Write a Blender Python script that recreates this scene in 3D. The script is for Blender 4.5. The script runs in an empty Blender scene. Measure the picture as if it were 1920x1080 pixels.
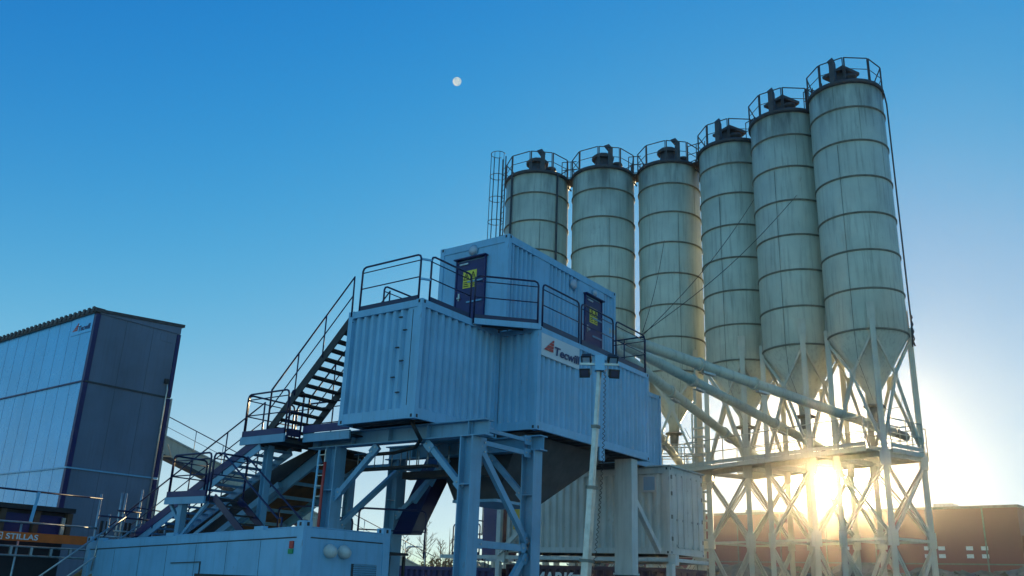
import bpy, bmesh, math, random
from mathutils import Vector, Matrix, noise
R = math.radians
random.seed(7)
C = bpy.context.scene.collection
scene = bpy.context.scene

# ------------------------------------------------------------ camera, sky, sun, exposure
yaw, pitch, roll, fpx = 0.635, 0.3271, 0.0394, 1654.66
cy, sy, cp, sp = math.cos(yaw), math.sin(yaw), math.cos(pitch), math.sin(pitch)
F = Vector((cy*cp, sy*cp, sp)); rt0 = Vector((sy, -cy, 0)); up0 = rt0.cross(F)
RT = math.cos(roll)*rt0 + math.sin(roll)*up0
UP = -math.sin(roll)*rt0 + math.cos(roll)*up0
cam = bpy.data.cameras.new('camera'); cam.sensor_width = 36; cam.lens = fpx/1920*36
cam.clip_start = 0.1; cam.clip_end = 9000
co = bpy.data.objects.new('camera', cam); C.objects.link(co); scene.camera = co
M = Matrix((RT, UP, -F)).transposed().to_4x4(); M.translation = Vector((-13.8138, -12.6276, -3.3298))
co.matrix_world = M
CAM = M.translation.copy()

SUN = Vector((0.9535,0.2769,0.1193)).normalized()
sun_el = math.asin(SUN.z); sun_az = math.atan2(SUN.x, SUN.y)      # rotation measured from +Y clockwise
world = bpy.data.worlds.new('World'); scene.world = world; world.use_nodes = True
wn, wl = world.node_tree.nodes, world.node_tree.links
wn.clear()
wo = wn.new('ShaderNodeOutputWorld'); bg = wn.new('ShaderNodeBackground'); sky = wn.new('ShaderNodeTexSky')
sky.sky_type = 'NISHITA'; sky.sun_disc = False; sky.sun_elevation = sun_el; sky.sun_rotation = sun_az
sky.air_density = 1.0; sky.dust_density = 0.4; sky.ozone_density = 2.5; sky.altitude = 0
SKY_STRENGTH = 0.15
bg.inputs['Strength'].default_value = SKY_STRENGTH
# grade of the sky itself: a little bluer overhead, plus the bright aureole round the sun
geo = wn.new('ShaderNodeTexCoord')
dot = wn.new('ShaderNodeVectorMath'); dot.operation = 'DOT_PRODUCT'; dot.inputs[1].default_value = SUN
wl.new(geo.outputs['Generated'], dot.inputs[0])
def wmath(op, a, b=None, clamp=False):
    n = wn.new('ShaderNodeMath'); n.operation = op; n.use_clamp = clamp
    for i, v in enumerate((a, b)):
        if v is None: continue
        if isinstance(v, (int, float)): n.inputs[i].default_value = v
        else: wl.new(v, n.inputs[i])
    return n.outputs[0]
hs = wn.new('ShaderNodeHueSaturation'); hs.inputs['Saturation'].default_value = 1.25
wl.new(sky.outputs[0], hs.inputs['Color'])
tint = wn.new('ShaderNodeMix'); tint.data_type = 'RGBA'; tint.blend_type = 'MULTIPLY'; tint.inputs[0].default_value = 1
tint.inputs[7].default_value = (0.72, 1.0, 1.12, 1)
wl.new(hs.outputs[0], tint.inputs[6])
d = wmath('MAXIMUM', dot.outputs['Value'], 0.0)
g1 = wmath('MULTIPLY', wmath('POWER', d, 9000), 600.0)
g2 = wmath('MULTIPLY', wmath('POWER', d, 1500), 40.0)
g3 = wmath('MULTIPLY', wmath('POWER', d, 90), 0.5)
gsum = wmath('ADD', wmath('ADD', g1, g2), g3)
glow = wn.new('ShaderNodeMix'); glow.data_type = 'RGBA'; glow.blend_type = 'MIX'
vm = wn.new('ShaderNodeVectorMath'); vm.operation = 'SCALE'; vm.inputs[0].default_value = (1.0, 0.93, 0.74)
wl.new(gsum, vm.inputs['Scale'])
add = wn.new('ShaderNodeVectorMath'); add.operation = 'ADD'
sep = wn.new('ShaderNodeSeparateXYZ'); com = wn.new('ShaderNodeCombineXYZ'); wl.new(tint.outputs[2], sep.inputs[0])
WHITE = 4.4
for i, (gm, k, top) in enumerate(((1.36, 1.0, .24), (1.04, 1.08, .47), (.90, 1.34, .74))):      # film-like shoulder so the sky near the sun keeps its colour
    v = wmath('MULTIPLY', wmath('POWER', wmath('DIVIDE', sep.outputs[i], WHITE), gm), k)
    v = wmath('DIVIDE', v, wmath('POWER', wmath('ADD', wmath('POWER', wmath('DIVIDE', v, top), 3.0), 1.0), 1/3))
    wl.new(wmath('MULTIPLY', v, WHITE), com.inputs[i])
# glow added to the unseen sky opposite the sun, to lift shaded faces
anti_fill = wmath('MULTIPLY', wmath('POWER', wmath('MAXIMUM', wmath('MULTIPLY', dot.outputs['Value'], -1.0), 0.0), 1.0), 1.0)
va = wn.new('ShaderNodeVectorMath'); va.operation = 'SCALE'; va.inputs[0].default_value = (0.70, 1.50, 1.65); wl.new(anti_fill, va.inputs['Scale'])
vs2 = wn.new('ShaderNodeVectorMath'); vs2.operation = 'ADD'; # pale haze belt that hugs the horizon
gz_ = wn.new('ShaderNodeSeparateXYZ'); wl.new(geo.outputs['Generated'], gz_.inputs[0])
belt = wmath('POWER', 2.71828, wmath('MULTIPLY', wmath('MAXIMUM', gz_.outputs[2], 0.0), -9.0))
vb = wn.new('ShaderNodeVectorMath'); vb.operation = 'SCALE'; vb.inputs[0].default_value = (2.6, 2.6, 1.3); wl.new(belt, vb.inputs['Scale'])
vc = wn.new('ShaderNodeVectorMath'); vc.operation = 'ADD'; wl.new(com.outputs[0], vc.inputs[0]); wl.new(vb.outputs[0], vc.inputs[1])
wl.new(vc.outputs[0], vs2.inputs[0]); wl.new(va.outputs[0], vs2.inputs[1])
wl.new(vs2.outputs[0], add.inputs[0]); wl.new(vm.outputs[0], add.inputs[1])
wn.remove(glow)
wl.new(add.outputs[0], bg.inputs['Color']); wl.new(bg.outputs[0], wo.inputs['Surface'])

sl = bpy.data.lights.new('sun', 'SUN'); sl.energy = 5.0; sl.angle = R(0.6); sl.color = (1.0, 0.76, 0.42)
so = bpy.data.objects.new('sun', sl); C.objects.link(so)
so.rotation_euler = SUN.to_track_quat('Z', 'Y').to_euler()
vs = scene.view_settings; vs.view_transform = 'Standard'; vs.look = 'None'; vs.gamma = 1; vs.exposure = 0.6
scene.display_settings.display_device = 'sRGB'
scene.cycles.use_denoising = True
scene.cycles.max_bounces = 6

# ------------------------------------------------------------ materials
def mat(name, col, rough=0.6, metal=0.0, var=0.12, scale=1.5, streak=0.0, dirt=(0.08, 0.07, 0.06), bump=0.0, bscale=8, detail=6, spec=0.5, rust=0.0, rnd=0.0):
    m = bpy.data.materials.new(name); m.use_nodes = True
    n, l = m.node_tree.nodes, m.node_tree.links
    b = n['Principled BSDF']; b.inputs['Roughness'].default_value = rough; b.inputs['Metallic'].default_value = metal
    b.inputs['Specular IOR Level'].default_value = spec
    tc0 = n.new('ShaderNodeTexCoord'); tc = n.new('ShaderNodeVectorMath'); tc.operation = 'ADD'; l.new(tc0.outputs['Object'], tc.inputs[0])
    if rnd:
        oi = n.new('ShaderNodeObjectInfo'); sc_ = n.new('ShaderNodeVectorMath'); sc_.operation = 'SCALE'; sc_.inputs[0].default_value = (rnd, rnd*1.7, 0)
        l.new(oi.outputs['Random'], sc_.inputs['Scale']); l.new(sc_.outputs[0], tc.inputs[1])
    nz = n.new('ShaderNodeTexNoise'); nz.inputs['Scale'].default_value = scale; nz.inputs['Detail'].default_value = detail
    l.new(tc.outputs[0], nz.inputs['Vector'])
    mr = n.new('ShaderNodeMapRange'); mr.inputs[1].default_value = 0.3; mr.inputs[2].default_value = 0.7
    mr.inputs[3].default_value = 1-var; mr.inputs[4].default_value = 1+var
    l.new(nz.outputs['Fac'], mr.inputs[0])
    mx = n.new('ShaderNodeVectorMath'); mx.operation = 'SCALE'; mx.inputs[0].default_value = col[:3]
    l.new(mr.outputs[0], mx.inputs['Scale'])
    out = mx.outputs[0]
    if streak:
        mp = n.new('ShaderNodeMapping'); mp.inputs['Scale'].default_value = (5, 5, 0.35)
        l.new(tc.outputs[0], mp.inputs[0])
        n2 = n.new('ShaderNodeTexNoise'); n2.inputs['Scale'].default_value = 1.6; n2.inputs['Detail'].default_value = 8; n2.inputs['Roughness'].default_value = .65
        l.new(mp.outputs[0], n2.inputs['Vector'])
        r2 = n.new('ShaderNodeMapRange'); r2.inputs[1].default_value = 0.50; r2.inputs[2].default_value = 0.82
        r2.inputs[3].default_value = 0; r2.inputs[4].default_value = streak
        l.new(n2.outputs['Fac'], r2.inputs[0])
        m2 = n.new('ShaderNodeMix'); m2.data_type = 'RGBA'; m2.inputs[7].default_value = (*dirt, 1)
        l.new(r2.outputs[0], m2.inputs[0]); l.new(out, m2.inputs[6]); out = m2.outputs[2]
    if rust:
        nr = n.new('ShaderNodeTexNoise'); nr.inputs['Scale'].default_value = 2.3; nr.inputs['Detail'].default_value = 10; nr.inputs['Roughness'].default_value = .72
        mp2 = n.new('ShaderNodeMapping'); mp2.inputs['Scale'].default_value = (1, 1, .45); mp2.inputs['Location'].default_value = (3.1, 7.7, 1.3)
        l.new(tc.outputs[0], mp2.inputs[0]); l.new(mp2.outputs[0], nr.inputs['Vector'])
        rr = n.new('ShaderNodeMapRange'); rr.inputs[1].default_value = .64; rr.inputs[2].default_value = .72; rr.inputs[3].default_value = 0; rr.inputs[4].default_value = rust
        l.new(nr.outputs['Fac'], rr.inputs[0])
        m5 = n.new('ShaderNodeMix'); m5.data_type = 'RGBA'; m5.inputs[7].default_value = (.13, .075, .04, 1)
        l.new(rr.outputs[0], m5.inputs[0]); l.new(out, m5.inputs[6]); out = m5.outputs[2]
    l.new(out, b.inputs['Base Color'])
    n3 = n.new('ShaderNodeTexNoise'); n3.inputs['Scale'].default_value = scale*3
    l.new(tc.outputs[0], n3.inputs['Vector'])
    r3 = n.new('ShaderNodeMapRange'); r3.inputs[3].default_value = max(0.05, rough-.12); r3.inputs[4].default_value = min(1, rough+.12)
    l.new(n3.outputs['Fac'], r3.inputs[0]); l.new(r3.outputs[0], b.inputs['Roughness'])
    if bump:
        n4 = n.new('ShaderNodeTexNoise'); n4.inputs['Scale'].default_value = bscale; n4.inputs['Detail'].default_value = 4
        l.new(tc.outputs[0], n4.inputs['Vector'])
        bp = n.new('ShaderNodeBump'); bp.inputs['Strength'].default_value = bump; bp.inputs['Distance'].default_value = 0.05
        l.new(n4.outputs['Fac'], bp.inputs['Height']); l.new(bp.outputs[0], b.inputs['Normal'])
    return m

MT = dict(
 paint   = mat('pale_grey_blue_paint', (0.195, 0.43, 0.60), .42, var=.09, streak=.38, dirt=(.10,.13,.15), bump=.12, bscale=2.2, rust=.55, rnd=.0),
 paint2  = mat('pale_grey_paint', (0.54, 0.54, 0.50), .5, var=.1, streak=.5, dirt=(.15,.13,.10), bump=.12, bscale=2.2, rust=.7),
 steel   = mat('blue_grey_steel_paint', (0.15, 0.33, 0.46), .45, var=.14, streak=.35, dirt=(.1,.10,.10), rust=.6),
 navy    = mat('navy_blue_paint', (0.008, 0.009, 0.088), .45, var=.12),
 rail    = mat('navy_rail_paint', (0.006, 0.007, 0.050), .35, var=.1),
 silo    = mat('weathered_cream_steel', (0.50, 0.515, 0.41), .5, var=.12, scale=.9, streak=.7, dirt=(.12,.11,.08), bump=.2, bscale=1.2, rust=.35, rnd=7.0),
 hoop    = mat('grimy_hoop_steel', (0.19, 0.185, 0.15), .6, var=.25, scale=4),
 silotop = mat('dark_grimy_steel', (0.055, 0.050, 0.052), .6, var=.3, scale=4),
 leg     = mat('cream_leg_paint', (0.50, 0.48, 0.38), .5, var=.1, streak=.4, dirt=(.16,.11,.06)),
 galv    = mat('galvanised_steel', (0.45, 0.46, 0.44), .38, metal=.75, var=.2, scale=9, streak=.3),
 dark    = mat('black_grimy_metal', (0.020, 0.020, 0.022), .6, var=.3, scale=5),
 under   = mat('underside_primer', (0.055, 0.060, 0.065), .75, var=.25, scale=3),
 white   = mat('white_panel', (0.60, 0.62, 0.62), .5, var=.05),
 logo_navy = mat('navy_lettering', (0.012, 0.018, 0.10), .5, var=.02),
 logo_red = mat('red_lettering', (0.50, 0.045, 0.03), .5, var=.03),
 yellow  = mat('yellow_sign', (0.70, 0.60, 0.05), .5, var=.05),
 amber   = mat('amber_panel', (0.55, 0.33, 0.03), .5, var=.08),
 black   = mat('black_print', (0.01, 0.01, 0.01), .6, var=.02),
 panel_l = mat('sky_sheen_sheet', (0.10, 0.47, 0.78), .28, var=.09, scale=.5, streak=.22, dirt=(.12,.2,.28), spec=.8, bump=.25, bscale=.7),  # sky reflected by the building's long face is put into this colour
 panel_e = mat('dim_tone_sheet', (0.12, 0.16, 0.22), .5, var=.2, scale=.5, streak=.4, dirt=(.07,.07,.08), bump=.2, bscale=.8),  # dimmer look of the building's end face is put into this colour
 dark_cont = mat('plum_black_container', (0.055, 0.022, 0.045), .55, var=.2, streak=.3, dirt=(.12,.05,.05)),
 navy_cont = mat('navy_container', (0.014, 0.016, 0.10), .5, var=.15, streak=.2, dirt=(.06,.05,.08)),
 print   = mat('white_lettering', (0.70, 0.68, 0.66), .6, var=.15, scale=12),
 red_hose = mat('red_hose', (0.45, 0.04, 0.03), .45, var=.1),
 orange  = mat('orange_banner', (0.68, 0.12, 0.012), .6, var=.12, scale=5),
 timber  = mat('raw_timber', (0.30, 0.20, 0.10), .8, var=.3, scale=5),
 brown   = mat('brown_frame', (0.09, 0.055, 0.035), .7, var=.3, scale=5),
 belt    = mat('rusty_belt', (0.16, 0.07, 0.03), .8, var=.4, scale=3),
 tarp    = mat('navy_tarpaulin', (0.018, 0.018, 0.12), .32, var=.15, bump=.6, bscale=2.5),
 wh      = mat('rust_red_cladding', (0.26, 0.075, 0.060), .6, var=.08, scale=.2, streak=.15),
 ground  = mat('packed_gravel', (0.36, 0.33, 0.28), .95, var=.35, scale=.4, bump=.6, bscale=4, detail=12),
 rubble  = mat('rubble_earth', (0.20, 0.17, 0.12), .95, var=.45, scale=.9, bump=.8, bscale=2, detail=12),
 bark    = mat('bare_bark', (0.10, 0.075, 0.055), .9, var=.3, scale=3),
 bush    = mat('dry_shrub_leaves', (0.16, 0.11, 0.03), .9, var=.45, scale=.8),
 spruce  = mat('dark_spruce', (0.035, 0.045, 0.025), .9, var=.4, scale=.5),
 lampglass = mat('milky_lamp_cover', (0.40, 0.46, 0.52), .3, var=.03),
 mirror  = mat('bright_reflector', (0.8, 0.8, 0.78), .15, metal=1, var=.03),
 ltblue  = mat('light_blue_steel', (0.20, 0.48, 0.68), .35, var=.08),
 green   = mat('green_sticker', (0.02, 0.25, 0.08), .5, var=.03),
 glass   = mat('dim_window_glass', (0.03, 0.035, 0.07), .08, var=.05, spec=.8),
 cable   = mat('black_cable', (0.012, 0.012, 0.014), .5, var=.05),
)
moon_m = bpy.data.materials.new('sunlit_moon'); moon_m.use_nodes = True
_n, _l = moon_m.node_tree.nodes, moon_m.node_tree.links
_n.clear(); _o = _n.new('ShaderNodeOutputMaterial'); _e = _n.new('ShaderNodeEmission'); _e.inputs[1].default_value = .56
_t = _n.new('ShaderNodeTexCoord'); _z = _n.new('ShaderNodeTexNoise'); _z.inputs['Scale'].default_value = .08
_r = _n.new('ShaderNodeValToRGB'); _r.color_ramp.elements[0].position = .35; _r.color_ramp.elements[1].position = .6
_r.color_ramp.elements[0].color = (.42, .64, .76, 1); _r.color_ramp.elements[1].color = (.80, .85, .80, 1)
_l.new(_t.outputs['Object'], _z.inputs['Vector']); _l.new(_z.outputs['Fac'], _r.inputs[0]); _l.new(_r.outputs[0], _e.inputs[0]); _l.new(_e.outputs[0], _o.inputs[0])
# far tree stems against bright sky read dark

def add_head_stain(m, z0, z1):
    n, l = m.node_tree.nodes, m.node_tree.links; b = n['Principled BSDF']
    src = b.inputs['Base Color'].links[0].from_socket
    tc = n.new('ShaderNodeTexCoord'); sp_ = n.new('ShaderNodeSeparateXYZ'); l.new(tc.outputs['Object'], sp_.inputs[0])
    r = n.new('ShaderNodeMapRange'); r.inputs[1].default_value = z0; r.inputs[2].default_value = z1; r.interpolation_type = 'SMOOTHSTEP'; l.new(sp_.outputs[2], r.inputs[0])
    mp = n.new('ShaderNodeMapping'); mp.inputs['Scale'].default_value = (1.6, 1.6, .28)
    oi = n.new('ShaderNodeObjectInfo'); a_ = n.new('ShaderNodeVectorMath'); a_.operation = 'SCALE'; a_.inputs[0].default_value = (9, 5, 0); l.new(oi.outputs['Random'], a_.inputs['Scale'])
    a2_ = n.new('ShaderNodeVectorMath'); l.new(tc.outputs['Object'], a2_.inputs[0]); l.new(a_.outputs[0], a2_.inputs[1]); l.new(a2_.outputs[0], mp.inputs[0])
    nz = n.new('ShaderNodeTexNoise'); nz.inputs['Scale'].default_value = 1.1; nz.inputs['Detail'].default_value = 7; nz.inputs['Roughness'].default_value = .6; l.new(mp.outputs[0], nz.inputs['Vector'])
    q = n.new('ShaderNodeMapRange'); q.inputs[1].default_value = .42; q.inputs[2].default_value = .66; q.inputs[4].default_value = .75; l.new(nz.outputs['Fac'], q.inputs[0])
    mu = n.new('ShaderNodeMath'); mu.operation = 'MULTIPLY'; l.new(r.outputs[0], mu.inputs[0]); l.new(q.outputs[0], mu.inputs[1])
    mx = n.new('ShaderNodeMix'); mx.data_type = 'RGBA'; mx.inputs[7].default_value = (.085, .085, .075, 1)
    l.new(mu.outputs[0], mx.inputs[0]); l.new(src, mx.inputs[6]); l.new(mx.outputs[2], b.inputs['Base Color'])
add_head_stain(MT['silo'], 18.6, 21.0)
# ------------------------------------------------------------ mesh helpers
class MB:
    def __init__(s): s.b = bmesh.new()
    def quadbox(s, P):   # 8 corners: bottom 4 (ccw) then top 4
        v = [s.b.verts.new(p) for p in P]
        for f in ((3,2,1,0),(4,5,6,7),(0,1,5,4),(1,2,6,5),(2,3,7,6),(3,0,4,7)): s.b.faces.new([v[i] for i in f])
        return s
    def box(s, x0, x1, y0, y1, z0, z1):
        return s.quadbox([(x0,y0,z0),(x1,y0,z0),(x1,y1,z0),(x0,y1,z0),(x0,y0,z1),(x1,y0,z1),(x1,y1,z1),(x0,y1,z1)])
    def bar(s, a, b, w, h=None, up=(0,0,1), roll=0):     # box section from a to b; w sideways, h along up
        a, b = Vector(a), Vector(b); h = w if h is None else h
        d = (b-a).normalized(); u = Vector(up)
        if abs(d.dot(u)) > .98: u = Vector((0,1,0)) if abs(d.y) < .9 else Vector((1,0,0))
        sd = d.cross(u).normalized(); u = sd.cross(d)
        if roll: q = Matrix.Rotation(roll, 3, d); sd = q@sd; u = q@u
        P = []
        for p in (a, b):
            P += [p-sd*w/2-u*h/2, p+sd*w/2-u*h/2, p+sd*w/2+u*h/2, p-sd*w/2+u*h/2]
        return s.quadbox([P[0],P[1],P[2],P[3],P[4],P[5],P[6],P[7]])
    def ibeam(s, a, b, w, h, t=.02, up=(0,0,1)):
        a, b = Vector(a), Vector(b); d = (b-a).normalized(); u = Vector(up)
        if abs(d.dot(u)) > .98: u = Vector((1,0,0))
        sd = d.cross(u).normalized(); u = sd.cross(d)
        o = u*(h/2-t/2)
        s.bar(a+o, b+o, w, t, u); s.bar(a-o, b-o, w, t, u); s.bar(a, b, t*.8, h-2*t, u)
        return s
    def tube(s, pts, r, n=8, caps=True):
        pts = [Vector(p) for p in pts]; rings = []
        prev = None
        for i, p in enumerate(pts):
            if i == 0: t = pts[1]-p
            elif i == len(pts)-1: t = p-pts[i-1]
            else: t = (pts[i+1]-p).normalized()+(p-pts[i-1]).normalized()
            t = t.normalized()
            if prev is None:
                u = Vector((0,0,1)) if abs(t.z) < .9 else Vector((1,0,0))
                u = (u-t*u.dot(t)).normalized()
            else:
                u = (prev-t*prev.dot(t)).normalized()
            prev = u; w = t.cross(u)
            rr = r[i] if isinstance(r, (list, tuple)) else r
            rings.append([s.b.verts.new(p+(u*math.cos(2*math.pi*k/n)+w*math.sin(2*math.pi*k/n))*rr) for k in range(n)])
        for A, B in zip(rings, rings[1:]):
            for k in range(n):
                f = s.b.faces.new((A[k], A[(k+1)%n], B[(k+1)%n], B[k])); f.smooth = True
        if caps:
            s.b.faces.new(rings[0][::-1]); s.b.faces.new(rings[-1])
        return s
    def lathe(s, prof, c=(0,0,0), n=48, smooth=True):
        c = Vector(c); rings = []
        for r, z in prof:
            if r < 1e-5: rings.append([s.b.verts.new(c+Vector((0,0,z)))])
            else: rings.append([s.b.verts.new(c+Vector((r*math.cos(2*math.pi*k/n), r*math.sin(2*math.pi*k/n), z))) for k in range(n)])
        for A, B in zip(rings, rings[1:]):
            for k in range(n):
                if len(A) == 1 and len(B) == 1: continue
                if len(A) == 1: f = s.b.faces.new((A[0], B[(k+1)%n], B[k]))
                elif len(B) == 1: f = s.b.faces.new((A[k], A[(k+1)%n], B[0]))
                else: f = s.b.faces.new((A[k], A[(k+1)%n], B[(k+1)%n], B[k]))
                f.smooth = smooth
        return s
    def prism(s, poly, z0, z1):
        lo = [s.b.verts.new((x,y,z0)) for x,y in poly]; hi = [s.b.verts.new((x,y,z1)) for x,y in poly]
        n = len(poly)
        s.b.faces.new(lo[::-1]); s.b.faces.new(hi)
        for k in range(n): s.b.faces.new((lo[k], lo[(k+1)%n], hi[(k+1)%n], hi[k]))
        return s
    def poly(s, pts):
        s.b.faces.new([s.b.verts.new(p) for p in pts]); return s
    def slab(s, pts, t):     # polygon thickened along its normal
        pts = [Vector(p) for p in pts]; n = (pts[1]-pts[0]).cross(pts[2]-pts[0]).normalized()*t
        a = [s.b.verts.new(p) for p in pts]; b = [s.b.verts.new(p+n) for p in pts]; k = len(pts)
        s.b.faces.new(a[::-1]); s.b.faces.new(b)
        for i in range(k): s.b.faces.new((a[i], a[(i+1)%k], b[(i+1)%k], b[i]))
        return s
    def corr(s, a, b, z0, z1, out, pitch=.24, depth=.075):   # trapezoidal sheet from a to b (xy), out = outward normal
        a, b = Vector((*a,0)), Vector((*b,0)); L = (b-a).length; d = (b-a)/L; o = Vector((*out,0)).normalized()
        n = max(1, round(L/pitch)); p = L/n; prof = []
        for i in range(n):
            x = i*p
            prof += [(x+.06*p, -depth), (x+.36*p, -depth), (x+.56*p, 0), (x+.86*p, 0)]
        prof = [(0, 0)] + prof + [(L, 0)]
        lo = [s.b.verts.new(a+d*x+o*y+Vector((0,0,z0))) for x,y in prof]
        hi = [s.b.verts.new(a+d*x+o*y+Vector((0,0,z1))) for x,y in prof]
        for i in range(len(prof)-1): s.b.faces.new((lo[i], lo[i+1], hi[i+1], hi[i]))
        # back sheet gives the wall its thickness
        q = [a+o*(-depth-.02), b+o*(-depth-.02)]
        s.poly([q[0]+Vector((0,0,z0)), q[1]+Vector((0,0,z0)), q[1]+Vector((0,0,z1)), q[0]+Vector((0,0,z1))])
        return s
    def build(s, name, m, parent=None, loc=None, rz=0):
        bmesh.ops.recalc_face_normals(s.b, faces=s.b.faces)
        me = bpy.data.meshes.new(name); s.b.to_mesh(me); s.b.free()
        me.materials.append(m if not isinstance(m, str) else MT[m])
        o = bpy.data.objects.new(name, me); C.objects.link(o)
        if parent is not None: o.parent = parent
        if loc is not None: o.location = loc
        o.rotation_euler.z = rz
        return o
def tag(o, label, cat, group=None, kind=None):
    if label: o['label'] = label
    if cat: o['category'] = cat
    if group: o['group'] = group
    if kind: o['kind'] = kind
    return o
def thing(name, label, cat, loc=(0,0,0), rz=0, group=None):
    o = bpy.data.objects.new(name, None); C.objects.link(o); o.location = loc; o.rotation_euler.z = rz
    o.empty_display_size = .3
    return tag(o, label, cat, group)
def copy_tree(o, parent=None):
    c = o.copy(); C.objects.link(c); c.parent = parent
    for ch in list(KIDS(o)): copy_tree(ch, c)
    return c
def KIDS(o): return [x for x in C.objects if x.parent is o]
def text_mesh(body, size, name, m, parent, origin, xdir, ydir, shear=0, bold=0.0, thick=.004, width=None):
    cu = bpy.data.curves.new(name, 'FONT'); cu.body = body; cu.size = size; cu.shear = shear; cu.offset = bold; cu.extrude = thick
    t = bpy.data.objects.new('tmp_text', cu); C.objects.link(t)
    dg = bpy.context.evaluated_depsgraph_get(); dg.update()
    me = bpy.data.meshes.new_from_object(t.evaluated_get(dg)); C.objects.unlink(t); bpy.data.objects.remove(t)
    me.name = name; me.materials.clear(); me.materials.append(MT[m])
    xd, yd = Vector(xdir).normalized(), Vector(ydir).normalized()
    if width:
        xs = [v.co.x for v in me.vertices]; k = width/(max(xs)-min(xs)); mn = min(xs)
        for v in me.vertices: v.co.x = (v.co.x-mn)*k
    zd = xd.cross(yd); o3 = Vector(origin)
    for v in me.vertices: v.co = o3 + xd*v.co.x + yd*v.co.y + zd*v.co.z
    o = bpy.data.objects.new(name, me); C.objects.link(o); o.parent = parent
    return o

# railing panel: p,q on the deck; top tube with rounded corners, second rail, knee rail, toe board
def railing(label, p, q, h=1.08, group='guard railings on the container roofs', toe=.15, second=True, double=False, m='rail', r=.024, name='guard_railing', tdir=None, mids=0):
    p, q = Vector(p), Vector(q); L = (q-p).length; d = (q-p)/L; u = Vector((0,0,1)); rc = .1
    t = thing(name, label, 'railing', p, 0, group)
    v = lambda x, z: d*x+u*z
    pts = [v(0, -.12), v(0, h-rc), v(rc*.3, h-rc*.3), v(rc, h), v(L-rc, h), v(L-rc*.3, h-rc*.3), v(L, h-rc), v(L, -.12)]
    MB().tube(pts, r, 8).build('top_rail', m, t)
    if second: MB().tube([v(0, h-.14), v(L, h-.14)], r*.6, 6).build('upper_rail', m, t)
    MB().tube([v(0, h*.5), v(L, h*.5)], r*.65, 6).build('knee_rail', m, t)
    for k in range(mids):
        x = L*(k+1)/(mids+1); MB().tube([v(x, 0), v(x, h)], r*.8, 6).build('post', m, t)
    if toe: MB().bar(v(0.0, toe/2-.04), v(L, toe/2-.04), .012, toe).build('toe_board', m, t)
    return t

G = -5.2     # level of the yard
# ------------------------------------------------------------ ground, mound, far woods, moon
b = MB(); N = 90; 
def gz(x, y):
    dd = math.hypot(x+13, y+12)
    return G + (0 if dd < 30 else .25*noise.noise(Vector((x*.05, y*.05, 0))))
xs = [-3000,-1200,-500,-200,-100,-60] + [-40+4*i for i in range(41)] + [160,220,400,900,2000,4000]
ys = xs
vv = [[b.b.verts.new((x, y, gz(x,y))) for y in ys] for x in xs]
for i in range(len(xs)-1):
    for j in range(len(ys)-1): b.b.faces.new((vv[i][j], vv[i+1][j], vv[i+1][j+1], vv[i][j+1]))
tag(b.build('ground', 'ground'), 'packed brown gravel of the works yard', None, kind='structure')

b = MB(); rows = []
for i in range(150):
    s = i/149; y = 34 - 60*s; row = []
    for j in range(26):
        t = j/25; x = 38 + 9*t + .12*(34-y)
        prof = math.sin(min(1, t*1.6)*math.pi/2)
        h = 3.75*prof*(.93+.35*noise.noise(Vector((x*.25, y*.25, 3)))) + .5*prof*noise.noise(Vector((x*1.3, y*1.3, 9))) + .25*prof*noise.noise(Vector((x*3.1, y*3.1, 5)))
        row.append(b.b.verts.new((x, y, G-.1+max(0, h))))
    rows.append(row)
for A, B in zip(rows, rows[1:]):
    for k in range(25): b.b.faces.new((A[k], A[k+1], B[k+1], B[k]))
for row in (rows,):
    pass
tag(b.build('hill', 'rubble'), 'low mound of earth and broken stone behind the silo legs', None, kind='structure')
b = MB()
for i in range(420):
    y = random.uniform(-20, 26); x = 44.5 + .12*(34-y) + random.uniform(-2, 2); z = G+3.5+random.uniform(-.2,.25)
    s = random.choice((.12,.18,.25,.4))*random.uniform(.7,1.3)
    P = [Vector((random.uniform(-s,s), random.uniform(-s,s), random.uniform(-s,s)*.6))+Vector((x,y,z)) for _ in range(9)]
    vs_ = [b.b.verts.new(p) for p in P]
    try: bmesh.ops.convex_hull(b.b, input=vs_)
    except Exception: pass
for v in [v for v in b.b.verts if not v.link_faces]: b.b.verts.remove(v)
tag(b.build('rubble', 'rubble'), 'loose broken stones along the top of the earth mound', 'rubble', kind='stuff')

mo = MB(); mo.lathe([(0,-17)]+[(17*math.cos(a), 17*math.sin(a)) for a in [R(-75+15*k) for k in range(11)]]+[(0,17)], n=24)
moon = mo.build('moon', moon_m, loc=(2248, 1958, 1848)); tag(moon, 'small pale daytime moon alone in the clear blue sky', 'moon')

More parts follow.
